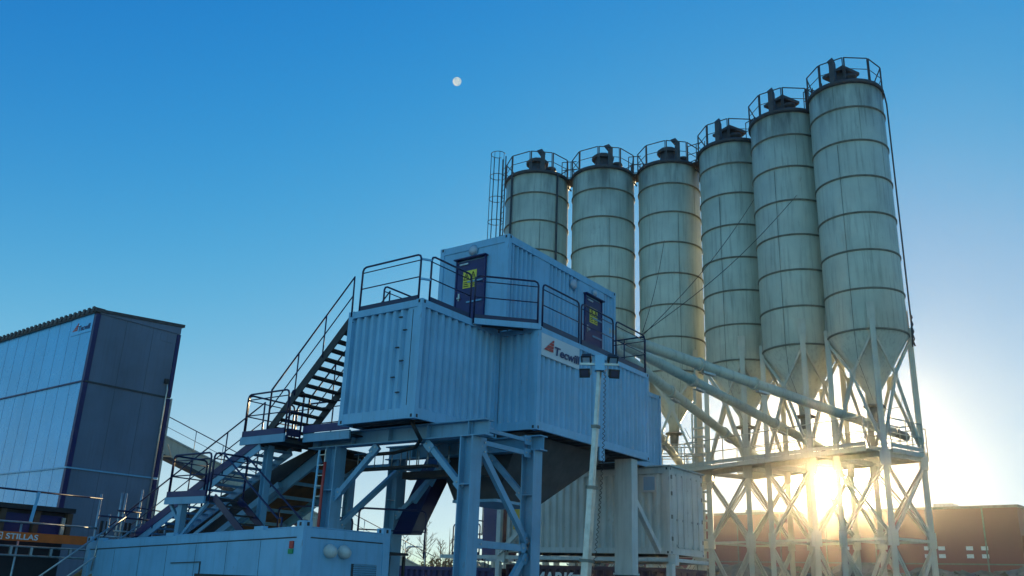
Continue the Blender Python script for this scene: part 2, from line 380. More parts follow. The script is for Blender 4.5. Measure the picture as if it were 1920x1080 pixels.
# ------------------------------------------------------------ containers
def container(t, x0, x1, y0, y1, z0, z1, m='paint', post=.13, top=.13, bot=.17, flats={}, pitch=.24, skip=()):
    """parts of a corrugated box module, coordinates local to t"""
    for (x, y) in ((x0,y0),(x1-post,y0),(x0,y1-post),(x1-post,y1-post)): MB().box(x, x+post, y, y+post, z0+.118, z1-.118).build('corner_post', m, t)
    e = .004
    for nm, za, zb in (('bottom_rail', z0+.01, z0+bot), ('top_rail', z1-top, z1-.01)):
        MB().box(x0+e, x0+.07, y0+post, y1-post, za, zb).build(nm, m, t); MB().box(x1-.07, x1-e, y0+post, y1-post, za, zb).build(nm, m, t)
        MB().box(x0+post, x1-post, y0+e, y0+.07, za, zb).build(nm, m, t); MB().box(x0+post, x1-post, y1-.07, y1-e, za, zb).build(nm, m, t)
    for x in (x0-.004, x1-.174):
        for y in (y0-.004, y1-.174):
            for z in (z0, z1-.118):
                cbx = MB().box(x, x+.178, y, y+.178, z, z+.118)
                c = cbx.build('corner_casting', m, t)
                h = MB()
                if y < (y0+y1)/2: h.box(x+.06, x+.115, y-.003, y+.01, z+.025, z+.095)
                if x < (x0+x1)/2: h.box(x-.003, x+.01, y+.06, y+.115, z+.025, z+.095)
                if len(h.b.verts): h.build('casting_hole', 'dark', c)
                else: h.b.free()
    za, zb = z0+bot, z1-top; s = .03
    walls = {'x-': ((x0+s, y1-post), (x0+s, y0+post), (-1,0)), 'x+': ((x1-s, y0+post), (x1-s, y1-post), (1,0)),
             'y-': ((x0+post, y0+s), (x1-post, y0+s), (0,-1)), 'y+': ((x1-post, y1-s), (x0+post, y1-s), (0,1))}
    for k, (a, bb, o) in walls.items():
        if k in skip: continue
        w = MB(); A, B = Vector(a), Vector(bb); L = (B-A).length; d = (B-A)/L
        segs = flats.get(k, [])
        cur = 0
        for (f0, f1) in segs + [(L, L)]:
            if f0 > cur+.02: w.corr(A+d*cur, A+d*f0, za, zb, o, pitch)
            if f1 > f0:
                p0, p1 = A+d*f0, A+d*f1; o2 = Vector(o)*.005
                q0, q1 = p0+o2, p1+o2; r0, r1 = p0-Vector(o)*.05, p1-Vector(o)*.05
                w.quadbox([(*q0,za),(*q1,za),(*r1,za),(*r0,za),(*q0,zb),(*q1,zb),(*r1,zb),(*r0,zb)])
            cur = f1
        w.build('corrugated_wall' if len(segs) < 1 or segs[0][1]-segs[0][0] < L*.9 else 'wall', m, t)
    MB().box(x0+.07, x1-.07, y0+.07, y1-.07, z1-.05, z1-.02).build('roof', m, t)
    fl = MB(); fl.box(x0+.07, x1-.07, y0+.07, y1-.07, z0+.05, z0+.08)
    k = x0+.4
    while k < x1-.3: fl.box(k, k+.05, y0+.07, y1-.07, z0-.0, z0+.05); k += .45
    fl.build('floor', 'under', t)

def warning_sign(parent, o, xd, w, h):
    """yellow board with two warning triangles and lines of text"""
    o, xd = Vector(o), Vector(xd).normalized(); u = Vector((0,0,1)); n = xd.cross(u)
    P = lambda a, c, e=0: o+xd*a+u*c+n*e
    b = MB(); b.slab([P(0,0), P(w,0), P(w,h), P(0,h)], .006)
    s = b.build('warning_sign', 'yellow', parent)
    m = MB()
    for k in (0, 1):
        a0 = w*(.06+.5*k); a1 = a0+w*.38
        z0, z1 = h*.48, h*.90
        tri = [(a0,z0),(a1,z0),((a0+a1)/2,z1)]
        for i in range(3):
            p, q = tri[i], tri[(i+1)%3]; m.bar(P(*p,.012), P(*q,.012), .006, w*.045, up=u if abs(p[1]-q[1])<.01 else xd)
        m.bar(P((a0+a1)/2, z0+h*.08, .012), P((a0+a1)/2, z0+h*.25, .012), w*.05, .006, up=n)
        for j in range(3): m.bar(P(a0, h*(.10+.11*j), .011), P(a1-(w*.06 if j==1 else 0), h*(.10+.11*j), .011), .006, h*.045)
    m.build('sign_print', 'black', s)
    return s

def door(parent, o, xd, w, h, n_handle=1, sign=True):
    o, xd = Vector(o), Vector(xd).normalized(); u = Vector((0,0,1)); n = xd.cross(u)
    P = lambda a, c, e=0: o+xd*a+u*c+n*e
    def bx(m, a0, a1, c0, c1, e0, e1):
        m.quadbox([P(a0,c0,e0),P(a1,c0,e0),P(a1,c0,e1),P(a0,c0,e1),P(a0,c1,e0),P(a1,c1,e0),P(a1,c1,e1),P(a0,c1,e1)]); return m
    d = bx(MB(), 0, w, 0, h, -.02, .03).build('door', 'navy', parent)
    f = MB(); bx(f, -.05, -.005, 0, h+.05, -.02, .05); bx(f, w+.005, w+.05, 0, h+.05, -.02, .05); bx(f, -.09, w+.09, h+.055, h+.085, -.02, .12)
    f.build('door_frame', 'navy', d)
    hm = MB(); bx(hm, .06, .16, h*.48, h*.50, .04, .09); bx(hm, .07, .12, h*.46, h*.56, .03, .045); hm.build('door_handle', 'galv', d)
    for c in (.42, .70):
        k = MB(); bx(k, w*.42, w-.02, h*c-.02, h*c+.02, .031, .06); k.build('hinge_bar', 'steel', d)
    c = MB(); bx(c, .08, w*.42, h-.1, h-.06, .031, .06); c.build('door_closer', 'galv', d)
    if sign: warning_sign(d, P(w*.24, h*.62, .034), xd, w*.50, h*.24)
    return d
def bulkhead_lamp(parent, o, n, r=.13):
    o, n = Vector(o), Vector(n); q = n.to_track_quat('Z', 'Y').to_matrix().to_4x4(); q.translation = o
    b = MB(); b.lathe([(0,.10),(r*.5,.095),(r*.85,.07),(r,.03),(r,0)], n=20); bmesh.ops.transform(b.b, matrix=q, verts=b.b.verts)
    l = b.build('bulkhead_lamp', 'lampglass', parent)
    b = MB(); b.lathe([(r*1.02,.0),(r*1.18,.0),(r*1.18,.035),(r*1.02,.04)], n=20); bmesh.ops.transform(b.b, matrix=q, verts=b.b.verts)
    b.build('lamp_bezel', 'steel', l)
def logo(parent, o, xd, h, wtext, board=None):
    """red arrow-like triangle with stripes, navy word"""
    o, xd = Vector(o), Vector(xd).normalized(); u = Vector((0,0,1)); n = xd.cross(u)
    P = lambda a, c, e=0: o+xd*a+u*c+n*e
    if board:
        bd = MB().slab([P(board[0],board[2]), P(board[1],board[2]), P(board[1],board[3]), P(board[0],board[3])], .01).build('logo_board', 'white' if len(board) < 5 else board[4], parent)
    else: bd = parent
    e = .014
    m = MB(); H = h*1.35
    # three slanted bands forming a leaning triangle: wide foot to the left, point at upper right
    for k in range(4):
        f0, f1 = k/4+.02, (k+1)/4-.03
        xl = lambda f: H*1.30*f; xr = lambda f: H*(1.28+.12*f)
        m.slab([P(xl(f0), H*f0, e), P(xr(f0), H*f0, e), P(xr(f1), H*f1, e), P(xl(f1), H*f1, e)], .004)
    m.build('logo_triangle', 'logo_red', bd)
    text_mesh('Tecwill', h*1.25, 'logo_word', 'logo_navy', bd, P(H*1.50, -h*.12, e+.004), xd, u, shear=.12, bold=h*.028, thick=.003, width=wtext)
    # white gap behind the first letter
    return bd

H1 = 2.674
# c1 : end module that carries the landing
t = thing('plant_module', 'corrugated blue grey module at the head of the stairs, its ribbed end wall facing left', 'container', (0,0,0), 0, 'corrugated modules of the mixing plant')
container(t, 0, 2.93, 0, 2.29, 0, H1, flats={'x-': [(1.84, 2.03)]}, pitch=.245, bot=.24, top=.17, skip=('x+',))
for i, (y, z) in enumerate(((.62,2.32),(.46,2.0),(.66,1.62),(.50,1.30),(.72,.95),(.55,.60))): MB().box(-.012, .03, y-.05, y+.05, z-.012, z+.012).build('hinge_tab', 'under', t)
MB().box(.018,.03,.262,.272,.3,2.45).build('door_seam', 'dark', t)
# c2 : big mixer module
x2, y2a, y2b, z2, zt2 = 2.936, -1.127, 2.31, .1535, 2.646
t = thing('plant_module', 'long corrugated module with the company sign on its upper left corner', 'container', (x2, y2a, z2), 0, 'corrugated modules of the mixing plant')
container(t, 0, 5.664, 0, y2b-y2a, 0, zt2-z2, flats={'y-': [(1.67,1.73)]}, pitch=.225, bot=.2, top=.14)
MB().quadbox([(.135,-.004,1.80),(1.86,-.004,1.80),(1.86,.03,1.80),(.135,.03,1.80),(.135,-.004,2.345),(1.86,-.004,2.345),(1.86,.03,2.345),(.135,.03,2.345)]).build('sign_panel', 'white', t)
logo(t, (.22, -.006, 1.95), (1,0,0), .235, 1.14)
MB().box(2.9,3.15,-.006,.03,-.33,0).build('bracket', 'paint', t)
# c2b : rear module
t = thing('plant_module', 'narrow corrugated module showing just behind the right end of the long one', 'container', (8.75, .42, .42), 0, 'corrugated modules of the mixing plant')
container(t, 0, 3.72, 0, 2.44, 0, 2.46, pitch=.24)
# c3 : upper control room
t = thing('control_room', 'upper plant module with two blue doors standing on top of the other modules', 'container', (3.047, -.046, H1), 0, 'corrugated modules of the mixing plant')
L3, W3, H3 = 5.558, 2.288, 5.283-H1
container(t, 0, L3, 0, W3, 0, H3, flats={'x-': [(0, W3-.26)], 'y-': [(1.18,1.82),(3.45,4.75)]}, pitch=.2, top=.2, bot=.12)
door(t, (-0.035+.03, 1.62, .1), (0,-1,0), .88, 1.98)
door(t, (3.80, .028-.01, .1), (1,0,0), .86, 1.92)
bulkhead_lamp(t, (.02, 1.15, 2.37), (-1,0,0), .13)
bulkhead_lamp(t, (3.14, .03, 2.18), (0,-1,0), .14); bulkhead_lamp(t, (4.28, .02, 2.24), (0,-1,0), .1)

# roof railings and the corner gangway
t = thing('corner_gangway', 'triangular deck bridging the inner corner between two modules', 'platform', (1.84, 0, H1), 0)
MB().prism([(-.02,-.0),(1.1,0),(1.1,-1.12)], -.02, .0).build('deck', 'dark', t)
MB().bar((-.04,-.02,-.06),(1.13,-1.16,-.06),.05,.14).build('fascia', 'paint', t)
MB().bar((.3,-.02,-.07),(1.05,-.7,-.07),.05,.1).build('joist', 'under', t)
railing('navy railing along the end wall edge above the ribbed end of the module', (.04, 2.0, H1), (.04, .16, H1))
railing('navy railing right of the roof corner, in front of the first blue door', (.26, .03, H1), (1.72, .03, H1))
railing('slanting navy railing over the triangular corner deck', (1.80, -.03, H1), (2.92, -1.1, H1))
railing('navy railing directly above the company sign', (3.12, -1.1, H1), (4.80, -1.1, H1))
railing('navy railing in front of the second blue door', (4.92, -1.1, H1), (6.58, -1.1, H1))
railing('navy railing right of the second blue door, above the floodlights', (6.74, -1.1, H1), (8.42, -1.1, H1), mids=0)
railing('short navy railing closing the right hand end of the roof', (8.5, -1.08, H1), (8.5, .3, H1), mids=1)
t = thing('corner_clamp', 'pair of pale clamps joining two railings at the roof corner', 'clamp', (.04,.03,H1))
for z in (.50, .97): MB().bar((0,.14,z),(.22,0,z),.05,.04).build('clamp', 'ltblue', t)
railing('low navy railing at the stair head behind the first roof railing', (1.0, 2.2, H1), (2.3, 2.2, H1), h=.95, toe=0)

# ------------------------------------------------------------ stairs and landings
def stair(label, x0, x1, ya, za, yb, zb, n, hand=True, nm='access_stair', group='flights of the access stairs', steel='dark', post_every=4):
    """rises from (ya,za) to (yb,zb) along -y ; x0 is the camera side"""
    t = thing(nm, label, 'stairs', (x0, ya, za), 0, group)
    w = x1-x0; A = Vector((0,0,0)); B = Vector((0, yb-ya, zb-za))
    for x in (0, w):
        MB().bar(A+Vector((x,0,-.06)), B+Vector((x,0,-.06)), .03, .20).build('stringer', steel, t)
    for k in range(n):
        f = (k+.5)/n; p = A.lerp(B, f); tr = MB()
        # open grating tread: edge bars and cross bars
        y, z = p.y, p.z
        tr.box(.02, w-.02, y-.12, y-.095, z-.04, z+.0); tr.box(.02, w-.02, y+.095, y+.12, z-.04, z+.0)
        m = 11
        for j in range(m):
            x = .03+(w-.06)*j/(m-1); tr.box(x-.006, x+.006, y-.095, y+.095, z-.028, z-.004)
        for yy in (-.03, .03): tr.box(.02, w-.02, y+yy-.005, y+yy+.005, z-.026, z-.006)
        tr.build('tread', steel, t)
    if hand:
        for x in (-.02, w+.02):
            h = MB(); u = Vector((x,0,1.0)); u2 = Vector((x,0,.52))
            h.tube([A+Vector((x,0,.0)), A+u, B+u, B+Vector((x,-.02,0))], .024)
            h.tube([A+u2, B+u2], .015, 6)
            for k in range(1, post_every):
                p = A.lerp(B, k/post_every); h.tube([p+Vector((x,0,-.05)), p+u], .018, 6)
            h.build('handrail', 'rail', t)
    return t
stair('steep upper stair climbing from the landing to the module roof', .02, 1.2, 4.75, .05, 2.22, 2.55, 13, post_every=3)
lo = stair('long lower stair descending left from the landing behind the cabin', .02, 1.0, 11.5, -3.45, 4.95, -.25, 24, steel='steel', group='flights of the access stairs', post_every=5)
MB().bar((-.025, .0, .13), (-.025, -6.55, 3.33), .02, .20).build('side_board', 'navy', lo)
t = thing('upper_landing', 'landing with navy toe boards halfway up beside the hanging module', 'platform', (0, 4.05, -.12))
MB().box(-.0, 1.5, 0, 1.58, -.03, .0).build('deck', 'dark', t)
MB().box(-.05, .0, 0, 1.62, -.14, .05).build('fascia', 'steel', t)
MB().box(.35, .4, -1.78, -.22, -.12, .08).build('inner_fascia', 'steel', t)
MB().box(.32, .345, -1.78, -.22, .09, .27).build('inner_toe_board', 'navy', t)
MB().box(-.03, -.005, .02, 1.6, .055, .2).build('toe_board', 'navy', t)
MB().box(.4, 1.5, -1.78, -.02, -.03, 0).build('inner_deck', 'dark', t)
b = MB()
for y in (.1,.6,1.1,1.5): b.box(0, 1.5, y, y+.06, -.12, -.035)
b.build('joist', 'under', t)
railing('navy railing on the long side of the upper landing', (-.01, 5.60, -.08), (-.01, 4.08, -.08), toe=0, group='railings of the stair landings')
railing('navy railing on the short left side of the upper landing', (.03, 5.62, -.08), (1.5, 5.62, -.08), toe=.18, group='railings of the stair landings')
railing('small navy gate railing between the upper landing and the walkway', (.02, 4.02, -.08), (.35, 3.95, -.08), toe=.18, group='railings of the stair landings')
railing('navy railing across the far side of the upper landing', (1.5, 5.5, -.08), (1.5, 2.8, -.08), toe=0, group='railings of the stair landings', mids=1)
t = thing('lower_landing', 'small landing on a grey post beside the lower stair', 'platform', (-1.0, 5.36, -1.62))
MB().box(0, .98, 0, 1.5, .0, .03).build('deck', 'dark', t)
MB().box(-.06, -.0, 0, 1.54, -.13, .03).build('fascia', 'steel', t)
MB().box(-.04, -.01, 0, 1.52, .035, .17).build('toe_board', 'navy', t)
MB().bar((.1,1.0,-.0),(.1,1.0,-1.2),.16).build('post', 'steel', t)
b = MB(); b.bar((.1,.95,-.9),(.1,.05,-.1),.07); b.bar((.18,.95,-1.05),(.8,.1,-.1),.07); b.bar((.1,1.05,-.55),(.1,1.5,-.1),.07); b.build('knee_brace', 'steel', t)
railing('navy railing on the long side of the lower landing', (-1.0, 6.86, -1.58), (-1.0, 5.38, -1.58), toe=0, h=1.0, group='railings of the stair landings')
railing('navy railing on the left side of the lower landing', (-.97, 6.88, -1.58), (-.02, 6.88, -1.58), toe=.15, h=1.0, group='railings of the stair landings')
railing('navy railing on the right side of the lower landing', (-.97, 5.3, -1.58), (-.02, 5.3, -1.58), toe=.0, h=1.0, group='railings of the stair landings')
# lowest crossing stair seen through the braces
t = thing('yard_stair', 'small dark stair with steep handrails behind the lower landing', 'stairs', (-.9, 5.2, -1.6))
for dx in (0, .7):
    MB().tube([(dx,0,.95),(dx,-.12,1.0),(dx,-2.3,-.5),(dx,-2.45,-.5),(dx,-2.45,-1.0)], .024).build('handrail', 'rail', t)
    MB().bar((dx,0,0),(dx,-2.2,-1.5),.03,.16).build('stringer', 'rail', t)
for k in range(7): MB().box(.02,.68,-.3*k-.32,-.3*k-.1,-.2*k-.22,-.2*k-.19).build('tread', 'dark', t)

t = thing('yard_platform', 'low platform with two black railings behind the cabin roof', 'platform', (1.6, 2.4, G))
MB().box(0,1.2,0,3.6,2.5,2.56).build('deck', 'dark', t)
for x in (.05, 1.1):
    for y in (.05, 3.5): MB().box(x,x+.06,y,y+.06,0,2.49).build('support_post', 'dark', t)
railing('black railing seen between the two rear columns above the cabin', (1.62, 3.0, G+2.56), (2.78, 1.9, G+2.56), h=.98, toe=0, group='black railings behind the cabin', second=False)
railing('black railing left of the red hose above the cabin', (1.62, 5.9, G+2.56), (1.62, 4.2, G+2.56), h=1.05, toe=0, group='black railings behind the cabin', second=False)
railing('black railing right of the red hose above the cabin', (1.62, 4.0, G+2.56), (1.62, 3.2, G+2.56), h=.75, toe=0, group='black railings behind the cabin', second=False)
# skip conveyor under the lower stair
t = thing('inclined_conveyor', 'dark covered feed conveyor slanting up beneath the lower stair', 'conveyor', (1.15, 11.0, -4.15))
A, B = Vector((0,0,0)), Vector((0.3,-6.6,3.75))
for x in (0, 1.5):
    MB().bar(A+Vector((x,0,0)), B+Vector((x,0,0)), .08, .34).build('side_beam', 'steel', t)
MB().slab([A+Vector((.1,0,.05)), B+Vector((.1,0,.05)), B+Vector((1.45,0,.05)), A+Vector((1.45,0,.05))], .04).build('belt', 'belt', t)
MB().slab([A+Vector((.0,0,1.75)), B+Vector((.0,0,.28)), B+Vector((1.6,0,.28)), A+Vector((1.6,0,1.75))], .04).build('cover', 'dark', t)
MB().slab([A+Vector((1.55,0,-.1)), B+Vector((1.55,0,-.1)), B+Vector((1.55,0,.27)), A+Vector((1.55,0,1.74))], .03).build('side_skirt', 'dark', t)
MB().slab([A+Vector((-.08,0,.1)), B+Vector((-.08,0,.1)), B+Vector((-.08,0,.27)), A+Vector((-.08,0,1.74))], .03).build('side_skirt', 'dark', t)
for k in range(12):
    p = A.lerp(B, (k+.4)/12); MB().bar(p+Vector((.04,0,-.12)), p+Vector((1.46,0,-.12)), .06, .08).build('cross_beam', 'steel', t)
MB().bar((-.35,-.2,-.1),(.0,-5.6,3.05),.16).build('outer_beam', 'steel', t)

# ------------------------------------------------------------ steel frame under the modules
t = thing('support_frame', 'blue grey steel frame of columns and braces carrying the modules', 'steel frame', (.8, -.95, G))
o = Vector((.8, -.95, G)); W = lambda x, y, z: Vector((x, y, z))-o
def col(x, y, zt, w=.34, zb=G, m='steel'):
    b = MB(); b.ibeam(W(x,y,zb+.03), W(x,y,zt), w, w, .03, up=(0,1,0)); b.quadbox([W(x-.25,y-.25,zb), W(x+.25,y-.25,zb), W(x+.25,y+.25,zb), W(x-.25,y+.25,zb), W(x-.25,y-.25,zb+.03), W(x+.25,y-.25,zb+.03), W(x+.25,y+.25,zb+.03), W(x-.25,y+.25,zb+.03)])
    c = b.build('column', m, t)
    s = MB()
    for z in (-1.35, -3.2):
        s.quadbox([W(x-w/2+.005,y-w/2+.032,z), W(x+w/2-.005,y-w/2+.032,z), W(x+w/2-.005,y+w/2-.032,z), W(x-w/2+.005,y+w/2-.032,z), W(x-w/2+.005,y-w/2+.032,z+.02), W(x+w/2-.005,y-w/2+.032,z+.02), W(x+w/2-.005,y+w/2-.032,z+.02), W(x-w/2+.005,y+w/2-.032,z+.02)])
    s.build('stiffener', m, c)
col(.8, -.95, -.345); col(3.0, -1.0, -.345); col(.8, 3.12, -.345); col(3.05, 3.22, -.345); col(3.05, 4.9, -.345, .2)
def brace(a, bb, w=.12, h=None, nm='brace', m='steel'):
    br_ = MB().bar(W(*a), W(*bb), w, h or w).build(nm, m, t)
    A_, B_ = W(*a), W(*bb); d_ = (B_-A_).normalized()
    nrm = Vector((1,0,0)) if abs(a[0]-bb[0]) < .05 else Vector((0,1,0)); sd_ = d_.cross(nrm).normalized()
    for q_, sg in ((A_, 1), (B_, -1)):
        c_ = q_+d_*sg*.10
        gp = MB().bar(c_-d_*.13-nrm*(w*.5+.008), c_+d_*.13-nrm*(w*.5+.008), .20, .014, up=nrm).build('gusset_plate', m, br_)
        for k_ in (-1, 1): MB().bar(c_+d_*.07*k_-nrm*(w*.5+.016), c_+d_*.07*k_-nrm*(w*.5+.034), .03, .03, up=d_).build('bolt', 'galv', br_)
def girder(x, ya, yb, nm='girder'):
    b = MB(); b.ibeam(W(x,ya,-.172), W(x,yb,-.172), .30, .34, .025)
    for y in (-1.0,):
        b.bar(W(x-.07,y,-.172), W(x-.07,y,-.172)+Vector((.14,0,0)), .02, .28)
    g = b.build(nm, 'steel', t)
    s = MB(); y = ya+.45
    while y < yb: s.quadbox([W(x-.14,y,-.315),W(x-.02,y,-.315),W(x-.02,y+.02,-.315),W(x-.14,y+.02,-.315),W(x-.14,y,-.03),W(x-.02,y,-.03),W(x-.02,y+.02,-.03),W(x-.14,y+.02,-.03)]); y += 1.15
    s.build('web_stiffener', 'steel', g)
girder(.8, -1.42, 3.95); girder(3.0, -1.32, 3.5)
brace((.8,.25,-.40),(.8,-.80,-1.40)); brace((.8,1.75,-.40),(.8,2.98,-1.50)); 
brace((3.0,3.05,-.55),(1.0,3.12,-2.2)); brace((3.0,1.5,-.40),(3.0,3.05,-1.75)); brace((3.0,.2,-.40),(3.0,-.85,-1.40))
brace((.97,-1.0,-.13),(2.85,-1.0,-.13),.08); brace((.97,-1.0,-.42),(2.85,-1.0,-.42),.08,.1)
brace((1.0,-1.0,-.5),(2.9,-1.0,-2.4),.1,.14); brace((.97,-1.0,-2.50),(2.84,-1.0,-2.50),.1,.14); brace((2.86,-1.0,-2.62),(1.0,-1.0,-4.6),.1,.14)
brace((3.05,3.1,-.48),(3.05,5.0,-.48),.1,.12); brace((3.1,3.3,-.48),(6.0,3.3,-.48),.1,.12)
# landing column
t2 = thing('landing_post', 'slim steel post under the upper landing', 'post', (.3, 4.95, G))
MB().ibeam((0,0,0),(0,0,4.93),.17,.17,.014,up=(0,1,0)).build('post_shaft', 'steel', t2)
MB().box(-.14,.14,-.14,.14,-.0,.02).build('base_plate', 'steel', t2)
t2 = thing('support_column', 'broad plain box column under the right part of the long module', 'column', (7.34, -.8, G))
MB().box(.43,.77,-.2,.32,2.35,5.33).build('column_shaft', 'paint2', t2)
MB().box(.40,.80,-.23,.35,2.30,2.345).build('end_plate', 'paint2', t2)
MB().box(.772,.9,-.12,.1,2.38,2.75).build('bracket', 'paint2', t2)
MB().box(.5,.7,.0,.2,0,2.29).build('lower_post', 'under', t2)
MB().bar((.75,-.05,4.35),(2.78,.2,3.02),.14,.16).build('brace', 'paint2', t2)

# things hung under the modules
t = thing('ladder', 'narrow pale blue ladder leaning beside the red hose', 'ladder', (.62, 3.55, -2.35))
for dx in (-.0, .0):
    pass
MB().bar((0,-.02,0),(0,-.05,1.95),.03,.05).build('side_rail', 'ltblue', t); MB().bar((.0,-.24,0),(.0,-.27,1.95),.02,.03).build('side_rail', 'galv', t)
for k in range(8): MB().bar((0,-.03,.15+.24*k),(0,-.26,.15+.24*k),.02).build('rung', 'galv', t)
b = MB(); b.tube([(.58,3.22,-.7),(.58,3.24,-1.3),(.57,3.22,-2.0),(.56,3.24,-3.2),(.56,3.22,-5.1)], .035)
tag(b.build('hose', 'red_hose'), 'red hose running down the second column by the ladder', 'hose')
t = thing('cable_tray', 'dark cable tray with threaded rods slung below the girders', 'cable tray', (1.0, .6, -.75))
MB().bar((.6,2.6,-.02),(.6,.1,-.02),.25,.05).build('tray', 'dark', t)
MB().bar((1.3,1.6,-.12),(1.3,-1.0,-.12),.3,.16).build('tray', 'dark', t)
for k in range(9): MB().tube([(.52,2.5-.28*k,0),(.52,2.5-.28*k,.33)], .012, 6).build('hanger_rod', 'galv', t)
for k in range(8): MB().tube([(1.16,1.5-.33*k,0),(1.16,1.5-.33*k,.5)], .016, 6).build('hanger_rod', 'galv', t)
b = MB(); b.tube([(.3,.35,.02),(.42,.28,-.2),(.60,.30,-.36),(.9,.7,-.45),(1.4,1.8,-.45),(1.6,3.3,-.42)], .045)
tag(b.build('cable_bundle', 'cable'), 'thick black cable bundle curling under the end module', 'cable')
t = thing('mixer_hopper', 'dark sloping discharge hopper under the long module', 'hopper', (5.3, .6, 0))
def frustum(a, z0, c, z1, m, nm, par):
    (ax0, ax1, ay0, ay1), (bx0, bx1, by0, by1) = a, c
    P = [(ax0,ay0,z0),(ax1,ay0,z0),(ax1,ay1,z0),(ax0,ay1,z0),(bx0,by0,z1),(bx1,by0,z1),(bx1,by1,z1),(bx0,by1,z1)]
    return MB().quadbox(P).build(nm, m, par)
frustum((-2.0, -.2, -.4, .9), -1.35, (-2.2, 2.0, -1.2, 1.6), .15, 'under', 'hopper_body', t)
frustum((-2.02, -.18, -.42, .92), -1.42, (-2.02, -.18, -.42, .92), -1.352, 'paint', 'rim', t)
t = thing('waste_chute', 'dark navy chute slanting down behind the columns', 'chute', (3.6, 2.5, -.25))
MB().quadbox([(-1.0,-.3,-1.95),(-.60,-.3,-1.95),(-.60,.3,-1.95),(-1.0,.3,-1.95),(.05,-.3,0),(.62,-.3,0),(.62,.3,0),(.05,.3,0)]).build('chute_body', 'rail', t)
MB().bar((-1.02,-.36,-1.2),(.1,-.36,.05),.08,.12).build('edge_beam', 'steel', t)
MB().bar((-.42,-.34,-.75),(.1,-.34,.0),.03,.09).build('strip', 'ltblue', t)

# ------------------------------------------------------------ grey container on the stack and its neighbours
t = thing('shipping_container', 'pale grey container with closed double doors standing on the plum container', 'container', (11.5, -.3, -2.2), 0, 'stacked containers behind the frame')
container(t, 0, 2.44, 0, 6.15, 0, 2.62, 'paint2', top=.2, bot=.18, flats={'y-': [(0, 2.18)]}, pitch=.27)
for k in range(2):
    x = .14+1.09*k
    d = MB().box(x, x+1.06, -.015, .02, .22, 2.40).build('door', 'paint2', t)
    for z in (.62, 1.32, 2.0):
        MB().box(x+.03, x+1.03, -.03, -.016, z-.03, z+.03).build('door_rib', 'paint2', d)
    for xx in (x+.3, x+.72):
        MB().tube([(xx,-.055,.2),(xx,-.055,2.46)], .018, 6).build('lock_bar', 'paint2', d)
        MB().box(xx-.04,xx+.04,-.075,-.02,1.0,1.06).build('lock_handle', 'galv', d)
        for z in (.24, 2.36): MB().box(xx-.05,xx+.05,-.06,-.016,z,z+.06).build('cam_keeper', 'paint2', d)
    for z in (.4,1.05,1.75,2.25):
        xx = .125 if k == 0 else 2.315
        MB().box(xx-.03,xx+.03,-.035,.0,z,z+.12).build('hinge', 'hoop', d)
v = MB(); v.box(-.03,.02,.42,.93,1.85,2.38); vv_ = v.build('vent_cover', 'paint2', t)
v = MB(); v.box(-.04,-.031,.48,.87,1.91,2.32); v.build('vent_plate', 'steel', vv_)
MB().box(-.08, 2.5, -.08, 6.2, 2.625, 2.66).build('roof_sheet', 'paint2', t)
t = thing('base_frame', 'long pale steel frame laid between the upper and lower containers', 'frame', (11.45, -.42, -2.42))
MB().bar((0,0,.06),(0,9.1,.06),.1,.12).build('long_beam', 'paint2', t)
MB().bar((2.5,0,.06),(2.5,9.1,.06),.1,.12).build('long_beam', 'paint2', t)
for y in (.0, 3.1, 6.2, 9.0): MB().box(.06,2.44,y,y+.1,.01,.11).build('cross_beam', 'paint2', t)
b = MB(); b.box(-.12,.12,-.12,.12,-.1,.2); b.build('clamp_plate', 'paint2', t)
b = MB(); b.box(-.12,.12,6.2,6.5,-.12,.22); b.build('clamp_plate', 'paint2', t)
t0 = thing('frame_post', 'pale post standing at the corner of the plum container', 'post', (11.25,-.42,G))
MB().box(-.1,.1,-.1,.1,0,2.7).build('post_shaft', 'paint2', t0)
t0 = thing('frame_post', 'pale post standing between the plum and navy containers', 'post', (11.25,5.95,G))
MB().box(-.08,.08,-.08,.08,0,2.7).build('post_shaft', 'paint2', t0)
t0 = thing('frame_post', 'tall pale post at the left end of the grey container', 'post', (11.3,6.0,-2.3))
MB().box(-.08,.08,-.08,.08,0,2.1).build('post_shaft', 'paint2', t0)
MB().bar((.0,-.05,.1),(.0,-1.4,1.25),.12,.14).build('brace', 'paint2', t0)
t = thing('shipping_container', 'dark plum container with white lettering under the grey one', 'container', (11.55, -.35, G), 0, 'stacked containers behind the frame')
container(t, 0, 2.44, 0, 6.2, 0, 2.62, 'dark_cont', flats={'y-': [(0, 2.18)]}, pitch=.27)
for k in range(2):
    x = .14+1.09*k
    d = MB().box(x, x+1.06, -.015, .02, .22, 2.45).build('door', 'dark_cont', t)
    for xx in (x+.3, x+.72): MB().tube([(xx,-.05,.2),(xx,-.05,2.5)], .018, 6).build('lock_bar', 'dark_cont', d)
LET = t
text_mesh('MARK', .62, 'lettering', 'print', t, (-.012, 5.05, 1.96), (0,-1,0), (0,0,1), shear=.1, bold=.02, thick=.002, width=1.55)
text_mesh('A', .2, 'lettering', 'print', t, (-.012, 1.60, 2.06), (0,-1,0), (0,0,1), thick=.002)
text_mesh('2\n2', .2, 'lettering', 'print', t, (-.012, 1.02, 2.06), (0,-1,0), (0,0,1), thick=.002)
text_mesh('U    - -', .16, 'lettering', 'print', t, (-.012, 1.70, 1.86), (0,-1,0), (0,0,1), thick=.002)
text_mesh('00132 1', .17, 'lettering', 'print', t, (1.55, -.022, 2.05), (1,0,0), (0,0,1), thick=.002)
text_mesh('2211', .15, 'lettering', 'print', t, (1.75, -.022, 1.83), (1,0,0), (0,0,1), thick=.002)
